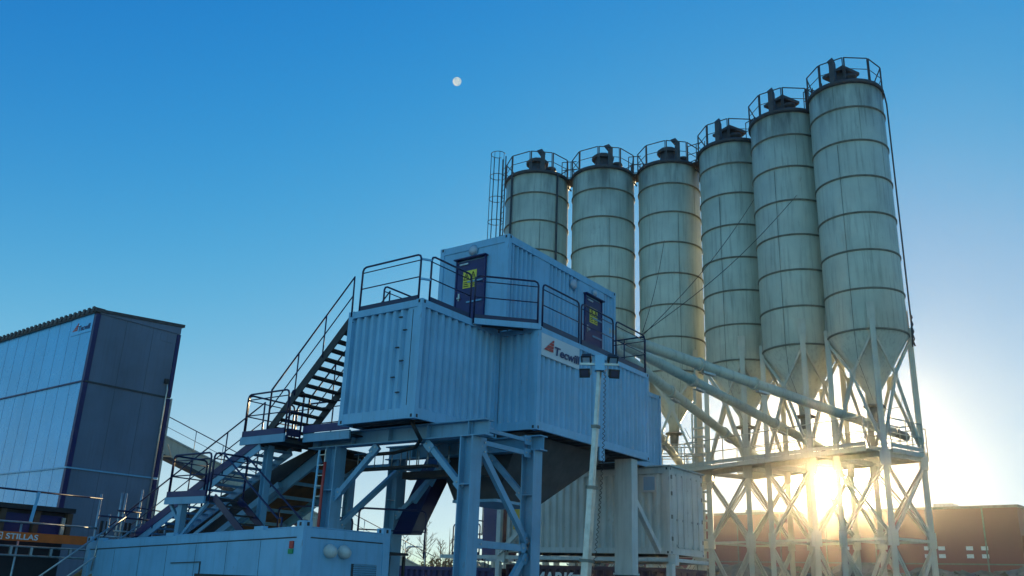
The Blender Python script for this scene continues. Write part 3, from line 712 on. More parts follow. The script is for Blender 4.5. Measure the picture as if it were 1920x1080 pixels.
b = MB(); b.lathe([(.10,0),(.13,0),(.13,.004),(.10,.004)], n=24); b.box(-.02,.02,-.09,.09,0,.004); b.box(-.06,-.045,-.09,.09,0,.004)
q = Vector((0,-1,0)).to_track_quat('Z','Y').to_matrix().to_4x4(); q.translation = Vector((.75,-.02,2.02)); bmesh.ops.transform(b.b, matrix=q, verts=b.b.verts)
b.build('round_emblem', 'print', t)
MB().box(-.03,.0,3.2,3.55,2.30,2.34).build('label_plate', 'print', t)
t = thing('shipping_container', 'navy corrugated container at the left end of the stack', 'container', (11.7, 6.45, G), 0, 'stacked containers behind the frame')
container(t, 0, 2.44, 0, 6.06, 0, 2.50, 'navy_cont', pitch=.27)
b = MB(); b.box(-.006,.03,1.0,1.15,2.1,2.28); b.build('red_sticker', 'logo_red', t)
# blue wrapped unit
t = thing('control_cabinet', 'tall cabinet wrapped in navy tarpaulin with a yellow warning sign', 'cabinet', (11.4, 6.18, -2.3))
MB().box(0,1.2,0,.62,0,2.1).build('cabinet_body', 'tarp', t)
warning_sign(t, (-.02, .48, 1.62), (0,-1,0), .42, .32)
t = thing('junction_box', 'amber panel fixed to the grey container between the columns', 'panel', (11.42, 5.1, -1.45))
MB().box(0,.06,0,.42,0,1.05).build('box_body', 'amber', t)
MB().box(-.02,.0,-.03,.0,-.05,1.1).build('edge_strip', 'lampglass', t)
railing('thin black railing left of the tarpaulin cabinet', (11.5, 8.2, -2.3), (11.5, 7.0, -2.3), toe=.14, h=1.05, group='railings on the stacked containers', second=False)
railing('thin black railing directly behind the first column', (11.9, 7.0, -2.3), (13.5, 6.9, -2.3), toe=0, h=1.0, group='railings on the stacked containers', second=False)
railing('black hooped railing at the far left of the stack', (12.3, 8.3, -2.3), (13.4, 8.3, -2.3), toe=.1, h=1.3, group='railings on the stacked containers', second=False)

# ------------------------------------------------------------ cabin in front
t = thing('site_cabin', 'long low blue grey cabin in the foreground with a louvred vent', 'cabin', (-1.75, .99, -2.33-2.6), R(-3)); t.rotation_euler = (R(-1.9), 0, R(-3))
CW, CL, CH = 2.33, 8.5, 2.6
MB().box(0.02, CW-.02, .02, CL-.02, 0.05, CH-.03).build('wall', 'paint', t)
for q in ((0,.19,0,.19),(CW-.19,CW,0,.19),(0,.19,CL-.19,CL),(CW-.19,CW,CL-.19,CL)): MB().box(*q,0,CH).build('corner_post', 'paint', t)
for q in ((.003,.1,.19,CL-.19),(.19,CW-.19,.003,.1),(CW-.1,CW-.003,.19,CL-.19)): MB().box(*q,CH-.2,CH-.03).build('roof_beam', 'paint', t)
MB().box(.05,CW-.05,.05,CL-.05,CH-.02,CH+.0).build('roof', 'paint', t)
for (x,y) in ((0,0),(CW-.2,0),(0,CL-.2)):
    c = MB().box(x-.006,x+.206,y-.006,y+.206,CH-.03,CH+.1).build('corner_casting', 'paint', t)
    h = MB()
    h.box(x+.07,x+.13,y-.01,y+.0,CH+.0,CH+.07); h.box(x-.01,x,y+.07,y+.13,CH,CH+.07); h.build('casting_hole', 'dark', c)
for y in (1.3, 4.6, 7.7): MB().box(-.0,.12,y,y+.3,CH-.028,CH+.05).build('lifting_lug', 'paint', t)
b = MB()
b.box(.014,.02,.2,CL-.2,CH-.225,CH-.205); b.box(.2,CW-.2,.014,.02,CH-.225,CH-.205)
for k in range(1, 7): b.box(.014,.0195,1.15*k+.2,1.15*k+.204,.2,CH-.23)
b.build('panel_seam', 'under', t)
for k in range(2):
    x = .68+.36*k; b = MB(); b.lathe([(0,.22),(.06,.21),(.1,.17),(.13,.08),(.13,0)], n=20)
    q = Vector((0,-1,-.35)).to_track_quat('Z','Y').to_matrix().to_4x4(); q.translation = Vector((x,.02,CH-.43)); bmesh.ops.transform(b.b, matrix=q, verts=b.b.verts)
    b.build('vent_cowl', 'paint2', t)
lv = MB(); lv.box(1.3,1.98,.0,.02,CH-.98,CH-.66)
l = lv.build('louvre_vent', 'under', t)
s = MB()
for k in range(7): s.slab([(1.33,-.008,CH-.95+.042*k),(1.95,-.008,CH-.95+.042*k),(1.95,-.03,CH-.92+.042*k),(1.33,-.03,CH-.92+.042*k)], .006)
s.build('louvre_slat', 'paint', l)
MB().box(1.0,1.45,.006,.02,CH-.17,CH-.1).build('name_plate', 'under', t)
MB().box(-.005,.02,.28,.4,CH-.42,CH-.28).build('red_sticker', 'logo_red', t); MB().box(-.005,.02,.28,.42,CH-.52,CH-.43).build('green_sticker', 'green', t)
b = MB(); b.box(.06,.16,.012,.02,CH-.42,CH-.26); b.build('blue_sticker', 'navy', t)
b = MB(); b.box(-.004,.02,3.4,4.55,CH-.62,CH-.60); b.box(-.004,.02,3.4,3.42,CH-1.9,CH-.62); b.build('door_outline', 'under', t)

# dark rail with hazard boards in the foreground
t = thing('hazard_barrier', 'dark barrier rail with red and white boards at the bottom edge', 'barrier', (-8.6,-5.3,G))
MB().bar((0,0,1.87),(1.6,-1.33,1.87),.05,.03).build('top_rail', 'dark', t)
for k in range(6):
    MB().bar((.16*k*1.6+.05,-.133*1.6*k-.04,1.78),(.16*k*1.6+.2,-.133*1.6*k-.165,1.78),.02,.12).build('hazard_board', 'logo_red' if k%2 else 'print', t)
for f in (.1,.9): MB().tube([(1.6*f,-1.33*f,0),(1.6*f,-1.33*f,1.86)], .025).build('post', 'dark', t)

# ------------------------------------------------------------ tall panelled building on the left
az = R(-2.73); t = thing('tall_building', 'tall sheet clad bin building with the company sign at its top corner', 'building', (3.27, 19.97, G), az)
BW, BL = 3.6, 22.0; zj = [0, .23-G, 3.48-G, 6.2-G]
for k in range(3):
    e = .0 if k != 1 else .0
    z0, z1 = zj[k]+(.06 if k else 0), zj[k+1]
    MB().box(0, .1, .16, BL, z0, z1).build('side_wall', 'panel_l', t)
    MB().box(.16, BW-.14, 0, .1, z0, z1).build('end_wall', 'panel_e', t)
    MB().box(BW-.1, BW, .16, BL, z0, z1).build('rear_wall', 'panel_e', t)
    MB().box(-.03, .15, -.03, .15, z0, z1-.02).build('corner_trim', 'navy', t)
    MB().box(BW-.13, BW+.03, -.03, .15, z0, z1-.02).build('corner_trim', 'navy', t)
    if k:
        MB().box(-.05, .02, -.05, BL, zj[k]-.005, zj[k]+.05).build('joint_flashing', 'navy' if k==2 else 'paint', t)
        MB().box(.02, BW, -.05, .02, zj[k]-.005, zj[k]+.05).build('joint_flashing', 'under' if k==2 else 'paint', t)
s = MB()
y = .16+.9
while y < BL: s.box(-.004, .0, y, y+.012, .1, zj[3]); y += .95
s.build('sheet_seam', 'logo_navy', t)
s = MB()
for x in (1.25, 2.4): s.box(x, x+.008, -.004, .0, .1, zj[3])
s.build('sheet_seam', 'under', t)
MB().box(BW-.85,BW-.3,-.012,0,5.75-G,6.1-G+.0).build('hatch', 'panel_e', t)
b = MB(); b.quadbox([(-.12,-.08,zj[3]+.03),(BW+.12,-.08,zj[3]+.32),(BW+.12,BL,zj[3]+.32),(-.12,BL,zj[3]+.03),(-.12,-.08,zj[3]+.15),(BW+.12,-.08,zj[3]+.44),(BW+.12,BL,zj[3]+.44),(-.12,BL,zj[3]+.15)]); b.build('roof', 'silotop', t)
b = MB(); b.box(-.1,.1,0,BL,zj[3]-.0,zj[3]+.03); b.build('eaves_strip', 'silotop', t)
b = MB(); b.quadbox([(.1,-.04,zj[3]),(BW,-.04,zj[3]),(BW,.05,zj[3]),(.1,.05,zj[3]),(.1,-.04,zj[3]+.05),(BW,-.04,zj[3]+.30),(BW,.05,zj[3]+.30),(.1,.05,zj[3]+.05)]); b.build('gable_strip', 'panel_e', t)
b = MB(); y = 0
while y < BL: b.box(-.16,-.118,y,y+.16,zj[3]+.05,zj[3]+.24); b.box(-.118,.3,y,y+.16,zj[3]+.14,zj[3]+.22); y += .38
b.build('roof_ribs', 'silotop', t)
logo(t, (-.012, 1.75, 5.66-G), (0,-1,0), .24, .95, board=(-.1,1.58,-.16,.55,'panel_l'))
b = MB(); b.tube([(BW-.28,-.06,zj[2]+.65),(BW-.2,-.06,zj[2]+.3),(BW-.22,-.06,zj[2]),(BW-.25,-.06,.5)], .03, 6); b.build('drain_pipe', 'galv', t)
MB().box(BW-.38,BW-.22,-.12,-.01,zj[2]+.55,zj[2]+.75).build('floodlight', 'dark', t)
b = MB(); b.bar((BW+.06,-.05,.5),(BW+.06,-.05,zj[2]),.05,.05); b.build('pipe_guard', 'galv', t)

# inclined gallery from the building down to the right
t = thing('inclined_gallery', 'galvanised conveyor gallery sloping down behind the stairs', 'conveyor', (7.9, 22.9, 2.25))
A, B = Vector((0,0,0)), Vector((16.4,-2.5,-5.35)); n = (B-A).normalized()
MB().bar(A, B, .8, .78).build('gallery_casing', 'silo', t)
MB().bar(A+Vector((0,-.43,.36)), B+Vector((0,-.43,.36)), .05, .07).build('edge_angle', 'galv', t)
MB().bar(A+Vector((0,-.3,-.5)), B+Vector((0,-.3,-.5)), .5, .14).build('underside_beam', 'under', t)
rl = MB(); rl.tube([A+Vector((0,-.45,1.2)), B+Vector((0,-.45,1.2))], .022, 6); rl.tube([A+Vector((0,-.45,.75)), B+Vector((0,-.45,.75))], .012, 6); rl.build('handrail', 'rail', t)
for k in range(12):
    p = A.lerp(B, (k+.5)/12); MB().tube([p+Vector((0,-.45,-.2)), p+Vector((0,-.45,1.2))], .02, 6).build('rail_post', 'galv', t)
for k in range(8):
    p = A.lerp(B, (k+.3)/8); b = MB(); b.bar(p+Vector((0,-.5,-.55)), p+Vector((0,-1.3,-.62)), .06); b.bar(p+Vector((0,-1.3,-.62)), p+Vector((-.1,-1.0,-.1)), .05); b.build('outrigger', 'leg', t)

# ------------------------------------------------------------ scaffold, booth and banner at the left
t = thing('equipment_booth', 'dark booth with brown posts and navy panes behind the scaffold banner', 'booth', (-6.248, 9.941, G-0.269)); t.scale = (1.144, 1.144, 1.144)
MB().box(0, 4.0, .1, 2.4, 0, 3.05).build('booth_body', 'dark', t)
MB().box(-.1, 4.08, -.08, 2.5, 3.06, 3.16).build('roof', 'dark', t)
for k in range(6): MB().box(.35+.72*k, .47+.72*k, -.02, .095, 2.45, 3.05).build('post', 'brown', t)
for k in range(5): MB().box(.50+.72*k, 1.04+.72*k, .06, .095, 2.5, 2.98).build('window_pane', 'navy_cont', t)
MB().box(3.82,3.9,-.06,-.02,2.45,2.95).build('pale_strip', 'galv', t)
t = thing('scaffold', 'steel scaffold with ladder beams and bright upright tubes beside the cabin', 'scaffold', (-6.248, 9.598, G-0.269)); t.scale = (1.144, 1.144, 1.144)
for x, z0, z1 in ((2.85,0,2.75),(4.48,0,3.52),(4.76,1.9,3.1),(4.98,2.0,3.6),(5.08,2.0,3.6),(5.12,0,3.15),(5.47,1.8,3.72),(5.55,0,3.1),(5.9,1.8,3.0),(6.22,0,3.4)):
    MB().tube([(x,0,z0),(x,0,z1)], .024, 8).build('upright_tube', 'galv', t)
for za, xa, xb in ((2.30,0,4.6),(2.12,0,4.6),(1.2,0,4.5),(3.42,0,4.5),(2.78,0,4.5),(3.05,4.5,6.2),(2.62,4.5,6.2),(2.75,4.9,5.7),(3.2,4.9,5.5)):
    MB().tube([(xa,-.03,za),(xb,-.03,za)], .02, 6).build('ledger_tube', 'galv' if za < 3 else 'rail', t)
for k in range(11): MB().bar((.2+.42*k,-.03,2.13),(.2+.42*k,-.03,2.29),.05).build('ladder_rung', 'galv', t)
for x in (1.9, 3.0): MB().bar((x,-.05,2.8),(x+.05,-.05,3.42),.06,.03).build('rail_post', 'ltblue', t)
for x in (4.62,4.75,5.2,5.3,5.85): MB().bar((x,.02,2.45),(x,.02,2.95),.05,.04).build('frame_upright', 'dark', t)
b = MB(); b.tube([(4.5,-.1,2.45),(5.3,-.1,3.3),(6.3,-.1,3.25)], .016, 6); b.tube([(4.55,-.1,2.3),(6.3,-.1,3.02)], .014, 6); b.build('diagonal_tube', 'rail', t)
b = MB(); b.tube([(5.9,-.2,2.2),(5.86,-.2,2.5),(5.95,-.2,2.62),(6.02,-.2,2.5),(5.96,-.2,2.2)], .015, 6); b.build('cable_loop', 'cable', t)
t = thing('banner', 'orange banner with white letters strapped to the scaffold', 'banner', (-6.248, 9.506, G-0.269)); t.scale = (1.144, 1.144, 1.144)
MB().box(.9, 4.28, -.012, 0, 2.40, 2.58).build('banner_sheet', 'orange', t)
text_mesh('STILLAS', .155, 'banner_lettering', 'print', t, (2.54, -.016, 2.437), (1,0,0), (0,0,1), bold=.003, thick=.002, width=.66)
b = MB(); b.quadbox([(2.30,-.018,2.42),(2.34,-.018,2.42),(2.34,-.013,2.42),(2.30,-.013,2.42),(2.30,-.018,2.56),(2.34,-.018,2.56),(2.34,-.013,2.56),(2.30,-.013,2.56)])
for (x0,x1,z0,z1) in ((2.24,2.47,2.42,2.435),(2.24,2.47,2.545,2.56),(2.455,2.47,2.435,2.545),(2.34,2.44,2.48,2.50)): b.box(x0,x1,-.0185,-.0135,z0,z1)
b.build('banner_emblem', 'print', t)
t = thing('scaffold_stair', 'timber scaffold stair with bare handrails at the lower left corner', 'stairs', (-2.930, 9.083, G+0.989)); t.scale = (1.144, 1.144, 1.144)
A, B = Vector((0.6,0,0)), Vector((2.1,0,1.15))
for y in (0, .6): MB().bar(A+Vector((0,y,0)), B+Vector((0,y,0)), .05, .14).build('stringer', 'timber', t)
for k in range(7):
    p = A.lerp(B, (k+.5)/7); MB().box(p.x-.1,p.x+.1,.03,.57,p.z-.02,p.z+.0).build('tread', 'timber', t)
MB().tube([(-.2,-.05,.25),(1.95,-.05,1.95)], .02, 6).build('handrail', 'galv', t); MB().tube([(.3,-.05,.2),(2.35,-.05,1.82)], .02, 6).build('handrail', 'galv', t)
for k in (.25,.75): 
    p = Vector((-.2,-.05,.25)).lerp(Vector((1.95,-.05,1.95)), k); MB().tube([p-Vector((.05,0,.75)), p], .018, 6).build('rail_post', 'galv', t)

# ------------------------------------------------------------ light mast
b0, b1 = Vector((-3.54,-6.42,-3.15)), Vector((-3.46,-6.56,-.42)); dr = (b1-b0).normalized()
zb = G; base = b0 + dr*((zb-b0.z)/dr.z)
t = thing('lighting_mast', 'telescopic galvanised lighting mast with four floodlights and a coiled cable', 'light tower', base)
pts = [(0, .075), (.385, .062), (.515, .050), (.71, .040), (.97, .040)]
Lm = (b1-base).length
secs = [(0,.50,.080),(.50,.695,.066),(.695,.845,.052),(.845,1.0,.036)]
for a, c, r in [(0,.47,.080),(.47,.665,.066),(.665,.835,.052),(.835,1.0,.038)]:
    MB().bar(dr*Lm*a, dr*Lm*c, r*1.25, r*1.25, up=(0,1,0)).build('mast_section', 'galv', t)
    MB().bar(dr*(Lm*c-.03), dr*(Lm*c+.01), r*1.8, r*1.8, up=(0,1,0)).build('collar', 'hoop', t)
MB().box(-.5,.5,-.5,.5,.02,.25).build('mast_base', 'amber', t)
tp = dr*Lm; side = Vector((.55,-.83,0)).normalized(); fw = Vector((.83,.55,0)).normalized()
bx = MB(); bx.bar(tp+side*-.065+Vector((0,0,.08)), tp+side*.065+Vector((0,0,.08)),   .15, .21); hb = bx.build('head_box', 'ltblue', t)
MB().bar(tp-side*.27+Vector((0,0,.07)), tp+side*.27+Vector((0,0,.07)), .03).build('cross_arm', 'galv', t)
for sx in (-1, 1):
    for k, zz in enumerate((.13, -.06)):
        c = tp+side*(sx*(.185+(.02 if k else 0)))+Vector((0,0,zz))
        a = -fw if k else (-fw*.5+Vector((0,0,-.35))).normalized()
        a = (-fw*.55 + side*sx*.1 + Vector((0,0,-.45 if k == 0 else -.2))).normalized()
        fl = MB(); fl.bar(c, c-a*.09, .13, .11, up=(0,0,1)); f = fl.build('floodlight', 'dark', t)
        MB().bar(c+a*.001, c+a*.012, .145, .125, up=(0,0,1)).build('bezel', 'cable', f)
        MB().bar(c+a*.013, c+a*.016, .10, .085, up=(0,0,1)).build('lens', 'glass' if k else 'mirror', f)
        MB().bar(c-a*.095, c-a*.11, .10, .03, up=(0,0,1)).build('cooling_fin', 'galv', f)
        br = MB(); p0 = tp+side*sx*.12+Vector((0,0,.06)); br.tube([p0, c+side*-sx*.09, c+side*-sx*.08+Vector((0,0,-.02))], .008, 6); br.build('bracket', 'galv', f)
pts = []
for i in range(560):
    s = i/559; a = s*2*math.pi*46
    c = tp + side*(.075+.05*math.sin(s*3)) - dr*(2.9*s+.04)
    pts.append(c+side*.014*math.cos(a)+fw*.014*math.sin(a))
MB().tube(pts, .0045, 5).build('coiled_cable', 'cable', t)
MB().tube([tp+side*.03+Vector((0,0,.02)), tp+side*.06-Vector((0,0,.05)), tp+side*.1+Vector((0,0,0))], .006, 5).build('cable', 'cable', t)

# ------------------------------------------------------------ silos
ZT, ZB = 15.95-G, 5.85-G
def make_silo(kind, label):
    t = thing('cement_silo', label, 'silo', (0,0,0), 0, 'cement silos in the curved row')
    Rr = 1.5
    MB().lathe([(0,ZT+.05),(Rr-.02,ZT),(Rr,ZT),(Rr,ZB),(.24,3.75-G),(.22,3.3-G),(0,3.3-G)], n=72).build('silo_shell', 'silo', t)
    for z in (14.80,13.35,11.85,10.35,8.87,7.38,5.86):
        MB().lathe([(Rr,z-G-.035),(Rr+.04,z-G-.028),(Rr+.045,z-G-.02),(Rr+.012,z-G-.012),(Rr+.012,z-G+.012),(Rr+.045,z-G+.02),(Rr+.04,z-G+.028),(Rr,z-G+.035)], n=72).build('hoop', 'hoop', t)
    MB().lathe([(Rr-.3,ZT+.06),(Rr+.06,ZT+.06),(Rr+.09,ZT),(Rr+.09,ZT-.10),(Rr+.005,ZT-.12)], n=72).build('roof_edge', 'silotop', t)
    s = MB()
    for k, (z0, z1) in enumerate(((14.8,15.95),(13.35,14.8),(11.85,13.35),(10.35,11.85),(8.87,10.35),(7.38,8.87),(5.86,7.38))):
        a = R(200+37*k); s.bar((math.cos(a)*(Rr+.002),math.sin(a)*(Rr+.002),z0-G),(math.cos(a)*(Rr+.002),math.sin(a)*(Rr+.002),z1-G),.009,.008,up=(math.cos(a),math.sin(a),0))
    s.build('weld_seam', 'hoop', t)
    rl = thing('roof_railing', None, None); rl.parent = t
    n = 9; Rr2 = Rr+.04
    P = [Vector((Rr2*math.cos(2*math.pi*(k+.5)/n), Rr2*math.sin(2*math.pi*(k+.5)/n), 0)) for k in range(n)]
    tr = MB()
    for k in range(n):
        a, c = P[k], P[(k+1)%n]; g = (c-a)*.035
        tr.bar(a+g+Vector((0,0,ZT+1.05)), c-g+Vector((0,0,ZT+1.05)), .04, .03)
        tr.bar(a+g+Vector((0,0,ZT+.55)), c-g+Vector((0,0,ZT+.55)), .02, .025)
    tr.build('rail', 'silotop', rl)
    for k in range(n):
        a, c = P[k-1], P[k]; g = (P[(k+1)%n]-P[k])*.035; h = (P[k-1]-P[k])*.035
        b = MB(); b.bar(P[k]+g+Vector((0,0,ZT-.1)), P[k]+g+Vector((0,0,ZT+1.06)), .03, .06); b.bar(P[k]+h+Vector((0,0,ZT-.1)), P[k]+h+Vector((0,0,ZT+1.06)), .03, .03); b.build('post', 'silotop', rl)
    # access hood plate rising above the railing
    a = R(196); c = Vector((math.cos(a), math.sin(a), 0))*(Rr-.05); w = Vector((-math.sin(a), math.cos(a), 0))
    b = MB(); b.bar(c+w*.16+Vector((0,0,ZT-.05)), c+w*.16+Vector((0,0,ZT+.95)), .20, .26, up=c); b.bar(c+w*.16+Vector((0,0,ZT+.9)), c*.85+w*.0+Vector((0,0,ZT+1.25)), .26, .08, up=c)
    b.build('vent_duct', 'silotop', t)
    # dust filter with cap
    f = MB(); f.lathe([(0,ZT),(.40,ZT),(.40,ZT+1.0),(0,ZT+1.02)], c=(-.15,0,0), n=20)
    fu = f.build('filter_unit', 'silotop', t)
    if kind:
        cap = MB(); P4 = [(-.65,-.55),(.4,-.55),(.5,0),(.4,.55),(-.65,.55)]
        lo = [cap.b.verts.new((x,y,ZT+.98)) for x,y in P4]; hi = [cap.b.verts.new((x*1.02,y*1.02,ZT+1.10)) for x,y in P4]; ap = cap.b.verts.new((-.12,0,ZT+1.42))
        cap.b.faces.new(lo[::-1])
        for k in range(5): cap.b.faces.new((lo[k],lo[(k+1)%5],hi[(k+1)%5],hi[k])); cap.b.faces.new((hi[k],hi[(k+1)%5],ap))
        cap.build('filter_cap', 'silotop', fu)
    else:
        cap = MB(); cap.lathe([(0,ZT+.98),(.54,ZT+.98),(.56,ZT+1.1),(.45,ZT+1.2),(0,ZT+1.22)], c=(-.15,0,0), n=12, smooth=False); cap.build('filter_cap', 'silotop', fu)
    v = MB(); v.lathe([(.2,ZT),(.2,ZT+.4),(.27,ZT+.42),(.25,ZT+.54),(0,ZT+.62)], c=(-.5,-.75,0), n=16); v.build('relief_valve', 'silotop', t)
    # legs and bracing; leg directions at +-45, +-135 deg (local)
    LP = [Vector((math.cos(R(a)), math.sin(R(a)), 0))*(Rr+.03) for a in (45,135,225,315)]
    for p in LP:
        lg = MB().bar(p+Vector((0,0,.05)), p+Vector((0,0,ZB+.35)), .19, .19, up=p).build('leg', 'leg', t)
        MB().bar(p*1.0+Vector((0,0,ZB+.1)), p*1.0+Vector((0,0,ZB+1.0)), .3, .02, up=p).build('leg_plate', 'leg', lg)
        MB().box(p.x-.2,p.x+.2,p.y-.2,p.y+.2,0,.05).build('foot_plate', 'leg', lg)
        for z in (-1.3-G, 1.3-G): MB().bar(p+Vector((0,0,z-.25)), p+Vector((0,0,z+.25)), .36, .26, up=p).build('gusset', 'leg', lg)
    for i in range(4):
        A, B = LP[i], LP[(i+1)%4]; m = (A+B)/2; z = Vector((0,0,1))
        b = MB(); nd = m+z*(4.35-G)
        for P0 in (A, B):
            b.bar(P0+z*(5.75-G), nd, .07, .09); b.bar(P0*.99+m*.01+z*(1.75-G), nd-z*.05, .08, .10)
        b.bar(nd-z*.28, nd+z*.22, .26, .03, up=m)
        b.build('upper_bracing', 'leg', t)
        for (za, zc) in ((1.25-G, -1.2-G), (-1.5-G, -4.6-G)):
            b = MB()
            for (P0, P1, e) in ((A,B,.0),(B,A,.03)):
                o = m.normalized()*e
                b.bar(P0+z*za+o, P1+z*zc+o, .06, .07)
                b.bar(P0+z*(za-.16)+o, P1+z*(zc-.16)+o, .03, .05)
            b.build('cross_bracing', 'leg', t)
        MB().bar(A+z*(-1.33-G), B+z*(-1.33-G), .07, .08).build('tie_beam', 'leg', t)
        MB().bar(A+z*(1.45-G), B+z*(1.45-G), .12, .18).build('ring_beam', 'leg', t)
        MB().bar(A+z*(-4.9-G), B+z*(-4.9-G), .07, .08).build('tie_beam', 'leg', t)
    o = MB(); o.lathe([(.0,3.30-G),(.40,3.30-G),(.40,3.36-G),(.24,3.37-G)], n=20); o.lathe([(0,2.65-G),(.16,2.65-G),(.19,3.0-G),(.20,3.29-G),(0,3.29-G)], n=16); o.build('outlet_valve', 'hoop', t)
    b = MB(); b.tube([(-1.52*math.cos(R(20)),-1.52*math.sin(R(20)),ZT-2.7),(-1.53*math.cos(R(20)),-1.53*math.sin(R(20)),ZB+.1),(-1.15,-.35,ZB-1.0),(-.3,-.2,3.5-G)], .007, 5); b.build('hanging_cable', 'cable', t)
    b = MB(); b.tube([(.5,-.9,3.6-G),(.2,-1.0,3.2-G),(-.2,-.7,3.1-G),(-.5,-.5,3.5-G)], .012, 5); b.build('air_hose', 'cable', t)
    return t
SIL = [ (19.37,10.48,1.04,0,'first silo from the left, with a caged ladder and dark downpipes'),
        (20.63, 7.40,1.007,0,'second silo from the left, black stains under its railing'),
        (21.73, 4.39,.97,0,'third silo from the left, its right side lit golden'),
        (21.43, 1.01,1.005,1,'fourth silo from the left, the lowest topped of the three with peaked caps'),
        (20.14,-1.90,.965,1,'fifth silo from the left, between the peaked cap silos'),
        (19.22,-4.69,.93,1,'rightmost and tallest looking silo with a downpipe on its edge')]
protos = {}
silos = []
for i, (x, y, s, kind, lab) in enumerate(SIL):
    if kind not in protos: protos[kind] = make_silo(kind, lab); o = protos[kind]
    else: o = copy_tree(protos[kind]); o['label'] = lab
    o.location = (x, y, G); o.scale = (s, s, 1)
    o.rotation_euler.z = R(-159-225) if kind else R(-114-225)
    silos.append(o)
def on_silo(i, px_ang, r, z):   # world point on silo i; px_ang measured from the direction to the camera, + = right as seen
    x, y, s, k, _ = SIL[i]; a = math.atan2(CAM.y-y, CAM.x-x)+R(px_ang); rr = r*s
    return Vector((x+rr*math.cos(a), y+rr*math.sin(a), z))
def worldpart(i, mb, name, m):
    o = mb.build(name, m); o.parent = silos[i]
    MI = Matrix.LocRotScale(silos[i].location, silos[i].rotation_euler, silos[i].scale).inverted()
    o.matrix_parent_inverse = MI
    return o
for ang in (-50, 36):
    worldpart(0, MB().tube([on_silo(0,ang,1.58,15.9), on_silo(0,ang,1.58,3.5)], .05, 8), 'downpipe', 'silotop')
worldpart(5, MB().tube([on_silo(5,82,1.58,15.8), on_silo(5,82,1.64,15.3), on_silo(5,82,1.64,6.2), on_silo(5,82,1.6,5.4)], .03, 8), 'downpipe', 'silotop')
b = MB(); p = [on_silo(5,84,1.66+.03*math.sin(k*2.1),6.6-.09*k) for k in range(14)]; b.tube(p, .03, 6); worldpart(5, b, 'hose_bundle', 'cable')
worldpart(4, MB().tube([on_silo(4,62,1.55,15.8), on_silo(4,62,1.55,6.2)], .035, 8), 'downpipe', 'hoop')
# gangways joining the silo roofs
for i in range(5):
    a, c = Vector((*SIL[i][:2], 15.9)), Vector((*SIL[i+1][:2], 15.9)); d = (c-a).normalized(); a2, c2 = a+d*1.42, c-d*1.38; sd = d.cross(Vector((0,0,1)))
    t = thing('roof_gangway', ['gangway joining the first and second silo tops','gangway joining the second and third silo tops','gangway joining the third and fourth silo tops','gangway joining the fourth and fifth silo tops','gangway joining the fifth and sixth silo tops'][i], 'gangway', a2, 0, 'gangways between the silo roofs')
    L = c2-a2
    MB().bar(-d*.1, L+d*.1, .9, .06).build('deck', 'silotop', t)
    for s in (-.42, .42):
        b = MB(); o = sd*s; z = Vector((0,0,1))
        b.bar(o-d*.1+z*.95, o+L+d*.1+z*.95, .03); b.bar(o-d*.1+z*.5, o+L+d*.1+z*.5, .025)
        for f in (-.1, .35, .8): b.bar(o+d*f, o+d*f+z*.95, .03)
        b.build('gangway_rail', 'silotop', t)
    MB().bar(-d*.05-Vector((0,0,.05)), L*.6-Vector((0,0,.45)), .06).build('knee_brace', 'silotop', t)
# caged ladder on the first silo
lc = on_silo(0, -66, 1.78, 0); rad = (lc-Vector((*SIL[0][:2],0))).normalized(); tg = Vector((-rad.y, rad.x, 0))
t = thing('caged_ladder', 'tall ladder with round safety cage on the left of the first silo', 'ladder', (lc.x, lc.y, G))
for s in (-.2,.2): MB().bar(tg*s, tg*s+Vector((0,0,22.2)), .04).build('ladder_rail', 'silotop', t)
for k in range(72): MB().bar(tg*-.2+Vector((0,0,.3+.3*k)), tg*.2+Vector((0,0,.3+.3*k)), .02).build('rung', 'silotop', t)
for k in range(16):
    z = 4+1.22*k; MB().tube([tg*(.38*math.cos(R(a)))+rad*(.36*math.sin(R(a))+.34)+Vector((0,0,z)) for a in range(-50,231,20)], .018, 5).build('cage_hoop', 'silotop', t)
for a in (-30,10,50,90,130,170,210): MB().tube([tg*(.38*math.cos(R(a)))+rad*(.36*math.sin(R(a))+.34)+Vector((0,0,z)) for z in (4, 22.3)], .013, 5).build('cage_bar', 'silotop', t)

# service platforms under the silo cones
def platform(label, pts, zz, side_off, name='service_platform'):
    """walkway along a polyline; local origin at first point"""
    o = Vector((*pts[0], zz)); t = thing(name, label, 'platform', o, 0, 'service platforms around the silo legs')
    V = [Vector((*p, zz))-o for p in pts]
    for A, B in zip(V, V[1:]):
        MB().bar(A+Vector((0,0,.02)), B+Vector((0,0,.02)), .8, .05).build('deck', 'leg', t)
        sd = (B-A).normalized().cross(Vector((0,0,1)))
        for s in (-.42,.42):
            MB().bar(A+sd*s, B+sd*s, .06, .15).build('edge_beam', 'leg', t)
        for s in side_off:
            b = MB(); z = Vector((0,0,1)); ofs = sd*s*.42
            b.tube([A+ofs+z*1.1, B+ofs+z*1.1], .022, 6); b.tube([A+ofs+z*.6, B+ofs+z*.6], .018, 6); b.bar(A+ofs+z*.18, B+ofs+z*.18, .02, .14)
            n = max(2, round((B-A).length/1.1))
            for k in range(n+1): p = A.lerp(B, k/n); b.tube([p+ofs, p+ofs+z*1.1], .02, 6)
            b.build('railing', 'leg', t)
    return t
def rowpts(idx, off, ext0=0, ext1=0):
    P = [Vector(SIL[i][:2]) for i in idx]; d = (P[-1]-P[0]).normalized(); n = Vector((-d.y, d.x))*off
    return [tuple(P[0]-d*ext0+n), tuple(P[-1]+d*ext1+n)]
platform('walkway on the far side of the left three silos', rowpts((0,1,2), 1.35, 4.5, 1.6), 1.5, (-1,1))
